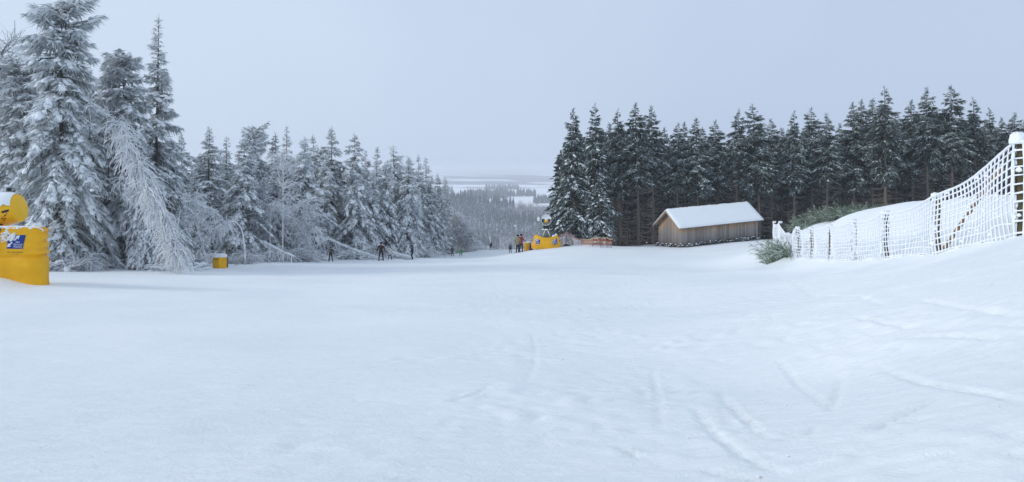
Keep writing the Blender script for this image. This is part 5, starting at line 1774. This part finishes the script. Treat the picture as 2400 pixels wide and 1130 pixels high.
for u in np.linspace(-0.75, 0.36, nu_):
    rr = np.interp(u, [-0.75, -0.3, 0.3, 0.36], [R_ * 0.8, R_ * 0.95, R_, R_ * 0.98])
    for t_ in np.linspace(0.35, math.pi - 0.35, na_):
        k_t = rr + 0.008 + 0.13 * max(0, math.sin((t_ - 0.35) / (math.pi - 0.7) * math.pi)) ** 0.8
        V.append((math.cos(t_) * k_t - 0.05 * u, -u, cz + math.sin(t_) * k_t + 0.08 * u))
ii = np.arange(nu_ * na_).reshape(nu_, na_)
cap = [ii[-1]]
link_mesh("housing_snow", np.array(V), [np.stack([ii[:-1, :-1], ii[:-1, 1:], ii[1:, 1:], ii[1:, :-1]], -1).reshape(-1, 4), ii[-1][::-1][None]], M['snow'], root, True)
m = MB(); m.tubes([(-1.0 * R_ - 0.05, 0.0, cz), (-R_ - 0.25, 0, cz + 0.05)], [[0.05, 0.05]], 6); m.build("side_arm", M['pale_metal'], root)
snow_cap("arm_snow", -R_ - 0.27, 0, zg(519), 0.13, 0.13, 0.42, root, 306, 0.08)
tag(root, "grey fan snow gun with yellow nozzle and snow hood above the curved padding", "snow gun")

# small padded box, dark lump, slanting snow lance
Yk = 77.0; xk = px_x(1236, Yk); zk = gz(xk, Yk)
root = empty("padded_post", (xk, Yk, zk))
m = MB(); m.box((0, 0, 0.48), (0.72, 0.6, 1.0), 0.2, 0.94); o = m.build("padding", M['yellow'], root)
bv = o.modifiers.new("bevel", 'BEVEL'); bv.width = 0.08; bv.segments = 3
snow_cap("snow_cap", 0, 0, 0.97, 0.36, 0.30, 0.14, root, 311, 0.06)
tag(root, "small yellow padded post half behind the pair of standing skiers", "padded post")
o = empty("purple_bag", (xk + 0.42, Yk - 0.6, gz(xk + 0.42, Yk - 0.6)))
m = MB(); m.box((0, 0, 0.38), (0.46, 0.35, 0.8), 0.1, 0.75); b_ = m.build("bag_body", M['purple'], o)
bv = b_.modifiers.new("bevel", 'BEVEL'); bv.width = 0.07; bv.segments = 3
m = MB(); t_ = np.linspace(0, math.pi, 8); m.tubes(np.stack([0.10 * np.cos(t_), np.zeros(8), 0.77 + 0.10 * np.sin(t_)], 1), np.full(8, 0.02), 5); m.build("handle", M['black'], o)
tag(o, "dark purple bag standing against the small yellow padded post", "bag")
xl, yl = px_x(1327, 74.5), 74.5
m = MB(); m.blobs(np.array([[0, 0, 0.0], [0.35, 0.05, -0.05], [-0.3, 0, -0.06]]), np.tile([1.0, 0, 0], (3, 1)), np.array([0.36, 0.3, 0.25]), np.array([0.25, 0.2, 0.2]), np.array([0.28, 0.16, 0.12]), np.random.default_rng(6))
o = m.build("dark_sandbag", M['stone'], None, True); o.location = (xl, yl, gz(xl, yl) + 0.02)
tag(o, "dark lump lying on the snow at the foot of the red and white net", "sandbag")
Yn = 140.0; xn = px_x(1214, Yn)
root = empty("snow_lance", (xn, Yn, gz(xn, Yn)))
tz = py_z(530, Yn) - gz(xn, Yn)
m = MB(); m.tubes([(0, 0, -0.2), (px_x(1208, Yn) - xn, 0, tz)], [[0.07, 0.05]], 6, True); m.build("pole", M['pale_metal'], root)
snow_cap("head_snow", px_x(1208, Yn) - xn, 0, tz - 0.1, 0.28, 0.28, 0.32, root, 315, 0.08)
tag(root, "thin slanting snow lance with a white ball of snow on its tip, in the valley", "snow lance")


# ------------------------------------------------------------------ people
def cloth(name, col):
    return plain(name, col, 0.85, 0.15, (14, 0.25))


def person(label, px, Y, height, yaw, jacket, trousers, hat, legs=0.16, arms=(0.27, 0.25), elbow_y=0.0, hand=((0.30, 0.10, 0.92), (-0.30, 0.10, 0.92)),
           lean=0.0, knee=0.06, skis=True, ski_len=1.5, ski_yaw=None, boots=(0.02, 0.02, 0.025), helmet=False, backmark=None, group=None, dz=0.0, coat=False, glove=(0.02, 0.02, 0.02), bend=0.0):
    x = px_x(px, Y)
    k = height / 1.76
    root = empty("person", (x, Y, gz(x, Y) + dz), yaw)
    ln = lambda z: lean * (z / 1.7) ** 1.2
    J, E, R_, T_ = [], [], [], []

    def jt(co, rad, parent, tagm):
        J.append((co[0], co[1] + ln(co[2]), co[2])); R_.append(rad); T_.append(tagm)
        if parent is not None: E.append((parent, len(J) - 1))
        return len(J) - 1
    pel = jt((0, 0.0, 0.95 - bend), (0.155, 0.125), None, 0 if coat else 1)
    wst = jt((0, 0.0, 1.10 - bend), (0.150, 0.115), pel, 0)
    che = jt((0, 0.01, 1.32 - bend), (0.185, 0.130), wst, 0)
    nek = jt((0, 0.02, 1.47 - bend), (0.075, 0.075), che, 0)
    hed = jt((0, 0.04, 1.58 - bend), (0.090, 0.105), nek, 2)
    jt((0, 0.04, 1.70 - bend), (0.075, 0.085), hed, 2)
    jt((0, 0.135, 1.585 - bend), (0.016, 0.02), hed, 2)
    for sgn, hd in ((1, hand[0]), (-1, hand[1])):
        sh = jt((sgn * 0.20, 0.0, 1.41 - bend), (0.078, 0.078), che, 0)
        el = jt((sgn * arms[0], elbow_y, 1.16 - bend), (0.058, 0.058), sh, 0)
        wr = jt((sgn * abs(hd[0]) if hd[0] != 0 else 0, hd[1], hd[2] - bend), (0.046, 0.046), el, 0)
        v = np.array(J[wr]) - np.array(J[el]); v = v / np.linalg.norm(v)
        jt(tuple(np.array(J[wr]) - np.array([0, ln(J[wr][2]), 0]) + v * 0.07), (0.042, 0.034), wr, 4)
        hp = jt((sgn * 0.095, 0, 0.88 - bend), (0.10, 0.11), pel, 0 if coat else 1)
        kn = jt((sgn * legs * 0.75, knee, 0.50 - bend * 0.5), (0.068, 0.075), hp, 1)
        an = jt((sgn * legs, -0.02, 0.14), (0.058, 0.062), kn, 1)
        jt((sgn * legs, -0.01, 0.06), (0.055, 0.06), an, 3)
        jt((sgn * legs, 0.17, 0.045), (0.045, 0.035), len(J) - 1, 3)
    me = bpy.data.meshes.new("body")
    me.from_pydata([tuple(c * k for c in j) for j in J], E, [])
    ob = bpy.data.objects.new("body", me); COL.objects.link(ob)
    md = ob.modifiers.new("skin", 'SKIN'); md.use_smooth_shade = True
    if not me.skin_vertices:
        bpy.context.view_layer.objects.active = ob
    sv = me.skin_vertices[0].data
    for i_, rd in enumerate(R_):
        sv[i_].radius = (rd[0] * k, rd[1] * k); sv[i_].use_root = (i_ == 0)
    sb = ob.modifiers.new("subd", 'SUBSURF'); sb.levels = 1; sb.render_levels = 1
    dg = bpy.context.evaluated_depsgraph_get()
    m2 = bpy.data.meshes.new_from_object(ob.evaluated_get(dg))
    bpy.data.objects.remove(ob)
    m2.materials.clear()
    for mm in (cloth("jacket_cloth", jacket), cloth("trouser_cloth", trousers), M['skin'], cloth("boot_shell", boots), cloth("glove_cloth", glove)):
        m2.materials.append(mm)
    JJ = np.array(J) * k
    for q in m2.polygons:
        c = np.array(q.center)
        best, bt = 1e9, 0
        for (a, b) in E:
            pa, pb = JJ[a], JJ[b]
            d = pb - pa; t = max(0, min(1, np.dot(c - pa, d) / (np.dot(d, d) + 1e-9)))
            dist = np.linalg.norm(c - pa - d * t)
            if dist < best:
                best = dist
                bt = T_[a] if t < 0.5 else T_[b]
        if bt == 1 and c[2] > (0.80 - bend) * k: bt = 0
        if coat and bt == 1 and c[2] > (0.62 - bend) * k: bt = 0
        q.material_index = bt
        q.use_smooth = True
    body = bpy.data.objects.new("body", m2); COL.objects.link(body); body.parent = root
    # headgear
    hc = np.array([0, 0.035 + ln(1.66), 1.655 - bend]) * k
    m = MB(); m.lathe([(-0.06 * k, 0.118 * k), (0.0, 0.122 * k), (0.06 * k, 0.108 * k), (0.105 * k, 0.07 * k), (0.125 * k, 0.01)], hc, (0, 0.12 if not helmet else 0.0, 1), 14)
    m.build("helmet" if helmet else "hat", cloth("headgear_cloth", hat), root, True)
    m = MB(); g_ = hc + np.array([0, 0.10, -0.055]) * k; m.box(g_, (0.15 * k, 0.05 * k, 0.055 * k)); m.build("goggles", M['black'], root)
    # fingers of the gloves
    for sgn, hd in ((1, hand[0]), (-1, hand[1])):
        wv = np.array([sgn * abs(hd[0]), hd[1] + ln(hd[2]), hd[2] - bend]); ev = np.array([sgn * arms[0], elbow_y + ln(1.16), 1.16 - bend])
        v = unit((wv - ev)[None])[0]
        sd_ = unit(np.cross(v, [0.0, 0.3, 1.0])[None])[0]
        m = MB()
        tipb = wv + v * 0.10
        for f in range(4):
            b = tipb + sd_ * (f - 1.5) * 0.020
            L_ = [0.055, 0.065, 0.06, 0.045][f]
            m.tubes(np.array([b, b + v * L_ * 0.6, b + v * L_ + np.array([0, 0.02, -0.01])]) * k, np.array([[0.011, 0.010, 0.008]]) * k, 5, True)
        b = wv + v * 0.06 + sd_ * 0.04
        m.tubes(np.array([b, b + sd_ * 0.025 + v * 0.02, b + sd_ * 0.03 + v * 0.05]) * k, np.array([[0.012, 0.011, 0.009]]) * k, 5, True)
        m.build("glove_fingers", M['black'] if max(glove) < 0.1 else cloth("glove_cloth", glove), root, True)
    if skis:
        for sgn in (1, -1):
            m = MB()
            tt = np.linspace(0, 1, 9)
            yy = (-0.42 + tt) * ski_len
            zz = 0.012 + 0.10 * np.clip((tt - 0.9) / 0.1, 0, 1) ** 1.5
            a_ = 0.0 if ski_yaw is None else ski_yaw * sgn
            V = []
            for y_, z_, t in zip(yy, zz, tt):
                w = 0.045 * (1 - 0.7 * max(0, (t - 0.93) / 0.07))
                for dx_, dz_ in ((-w, 0), (w, 0), (w, 0.018), (-w, 0.018)):
                    xx = dx_ * math.cos(a_) - y_ * math.sin(a_); y2 = dx_ * math.sin(a_) + y_ * math.cos(a_)
                    V.append((sgn * legs * k + xx, y2 + 0.03, z_ + dz_))
            ii = np.arange(36).reshape(9, 4)
            q = np.stack([ii[:-1], np.roll(ii[:-1], -1, 1), np.roll(ii[1:], -1, 1), ii[1:]], -1).reshape(-1, 4)
            link_mesh("ski", np.array(V), [q, np.array([ii[0][::-1], ii[-1]])], cloth("ski_paint", (0.05, 0.06, 0.07)), root)
    if backmark:
        m = MB(); m.box((0, (-0.135 + ln(1.3)) * k, 1.30 * k), (0.18 * k, 0.012, 0.07 * k)); m.build("back_print", M['white'], root)
    tag(root, label, "person", group)
    return root, k


def pole(label, p0, p1, group="ski poles by the skier in brown"):
    p0, p1 = np.array(p0), np.array(p1)
    root = empty("ski_pole", p1)
    m = MB(); m.tubes([p1 - p1, p0 - p1], [[0.012, 0.014]], 6, True); m.build("shaft", M['grey_metal'], root)
    m = MB(); d = (p0 - p1) / np.linalg.norm(p0 - p1); m.tubes([p0 - p1 - d * 0.02, p0 - p1 + d * 0.12], [[0.022, 0.022]], 7, True); m.build("grip", M['black'], root)
    m = MB(); m.lathe([(0, 0.008), (0.0, 0.05), (0.015, 0.05), (0.02, 0.01)], d * 0.08, d, 10); m.build("basket", M['black'], root)
    tag(root, label, "ski pole", group)


GP = "skiers on the run"
person("person in a long dark olive coat walking away below the fallen trunk", 775, 62.5, 1.42, 0.2, (0.055, 0.045, 0.03), (0.04, 0.038, 0.03), (0.05, 0.045, 0.02), legs=0.2, arms=(0.30, 0.3), hand=((0.38, 0.05, 0.92), (-0.38, 0.05, 0.92)), skis=False, coat=True, group=GP)
pr, kb = person("tall person in a brown jacket and black trousers on skis, facing the wood", 893, 65, 1.78, 0.05, (0.055, 0.026, 0.022), (0.012, 0.012, 0.014), (0.012, 0.010, 0.014), legs=0.21, arms=(0.34, 0.3), hand=((0.34, 0.10, 0.98), (-0.36, 0.05, 0.95)), skis=True, ski_yaw=0.25, ski_len=1.3, group=GP)
b = np.array(pr.location)
pole("ski pole slanting out left of the person in brown", b + np.array([-0.36, 0.12, 0.93]), b + np.array([-0.78, -0.1, 0.02]))
pole("ski pole planted on the right of the person in brown", b + np.array([0.36, 0.16, 0.96]), b + np.array([0.50, 0.05, 0.02]))
person("small child in a cream jacket and black trousers beside the tall brown figure", 914, 67, 1.18, 0.1, (0.62, 0.58, 0.52), (0.02, 0.016, 0.016), (0.6, 0.6, 0.58), legs=0.22, arms=(0.30, 0.3), hand=((0.32, 0.15, 1.0), (-0.36, 0.15, 1.15)), skis=False, group=GP, helmet=True)
person("person in navy seen from the side, bent over long skis", 967, 67, 1.48, 1.35, (0.016, 0.022, 0.055), (0.012, 0.013, 0.016), (0.012, 0.012, 0.016), legs=0.09, lean=0.05, knee=0.14, bend=0.02, hand=((0.24, 0.18, 1.0), (-0.24, 0.16, 1.0)), skis=True, ski_len=1.75, group=GP)
person("person in a grey jacket gliding towards the crest", 1060, 86, 1.27, 0.2, (0.06, 0.06, 0.07), (0.02, 0.02, 0.024), (0.03, 0.03, 0.03), legs=0.17, hand=((0.34, 0.08, 0.95), (-0.30, 0.08, 0.95)), skis=False, group=GP)
person("child in a bright green jacket with pale red helmet near the crest", 1080, 85.5, 1.0, 0.0, (0.02, 0.38, 0.05), (0.02, 0.02, 0.024), (0.55, 0.22, 0.22), legs=0.26, arms=(0.32, 0.3), hand=((0.40, 0.08, 0.95), (-0.40, 0.08, 0.95)), skis=False, helmet=True, group=GP)
person("dark leaning skier sinking behind the crest of the run", 1149, 128, 1.7, 0.7, (0.03, 0.035, 0.05), (0.03, 0.03, 0.04), (0.03, 0.03, 0.04), lean=-0.35, skis=True, group=GP)
person("person in black with a white mark on the back, left of the standing pair", 1196, 79, 1.15, 0.0, (0.010, 0.011, 0.016), (0.035, 0.033, 0.036), (0.012, 0.013, 0.018), legs=0.19, arms=(0.27, 0.3), hand=((0.29, 0.03, 0.85), (-0.29, 0.03, 0.85)), skis=False, backmark=True, group=GP)
person("person in a khaki jacket and black hat standing beside the padded snow gun", 1213, 71, 1.92, -0.5, (0.27, 0.24, 0.14), (0.015, 0.016, 0.02), (0.012, 0.012, 0.014), legs=0.13, arms=(0.27, 0.3), hand=((0.24, 0.22, 1.02), (-0.28, 0.08, 0.95)), skis=True, ski_len=1.6, group=GP)
person("person in a red and dark jacket leaning close to the khaki jacket", 1221, 72.5, 1.98, -0.6, (0.26, 0.035, 0.04), (0.018, 0.016, 0.03), (0.014, 0.010, 0.014), legs=0.17, arms=(0.30, 0.3), hand=((0.40, 0.15, 1.05), (-0.28, 0.15, 1.0)), skis=True, ski_len=1.6, group=GP)


# loose clods of snow kicked up by skis, too many to count
r = np.random.default_rng(400)
cl = []
for _ in range(380):
    x, y = r.uniform(-6, 9), r.uniform(3.5, 13)
    if r.uniform() > np.clip(0.25 + x / 12, 0.08, 1): continue
    if abs(x) > 0.8 * y + 0.5: continue
    cl.append((x, y, r.uniform(0.004, 0.014)))
cl = np.array(cl)
zc = np.zeros(len(cl))
ix = np.clip(np.searchsorted(gxs, cl[:, 0]), 0, nxg - 1); iy = np.clip(np.searchsorted(gys, cl[:, 1]), 0, nyg - 1)
zc = gzv.reshape(nyg, nxg)[iy, ix]
m = MB()
m.blobs(np.stack([cl[:, 0], cl[:, 1], zc + 0.2 * cl[:, 2]], 1), r.normal(0, 1, (len(cl), 3)) * [1, 1, 0.1], cl[:, 2] * r.uniform(0.8, 1.8, len(cl)), cl[:, 2], cl[:, 2] * r.uniform(0.5, 1.0, len(cl)), r, 0.25)
tag(m.build("snow_clods", M['snow'], None, True), "loose clods of snow scattered over the run", "snow", None, "stuff")

# ------------------------------------------------------------------ haze over the valley
(hx0, hx1), (hy0, hy1), (hz0, hz1) = HAZE_BOX
hb = MB()
hb.box(((hx0 + hx1) / 2, (hy0 + hy1) / 2, (hz0 + hz1) / 2), (hx1 - hx0, hy1 - hy0, hz1 - hz0))
hm = bpy.data.materials.new("haze_air")
hm.use_nodes = True
hn = hm.node_tree
hn.nodes.clear()
ho = hn.nodes.new("ShaderNodeOutputMaterial")
hv = hn.nodes.new("ShaderNodeVolumePrincipled")
hv.inputs["Color"].default_value = (0.93, 0.955, 1.0, 1)
hv.inputs["Density"].default_value = 0.00036
hn.links.new(hv.outputs[0], ho.inputs["Volume"])
tag(hb.build("haze", hm), "thin winter haze filling the valley air", None, None, "stuff")
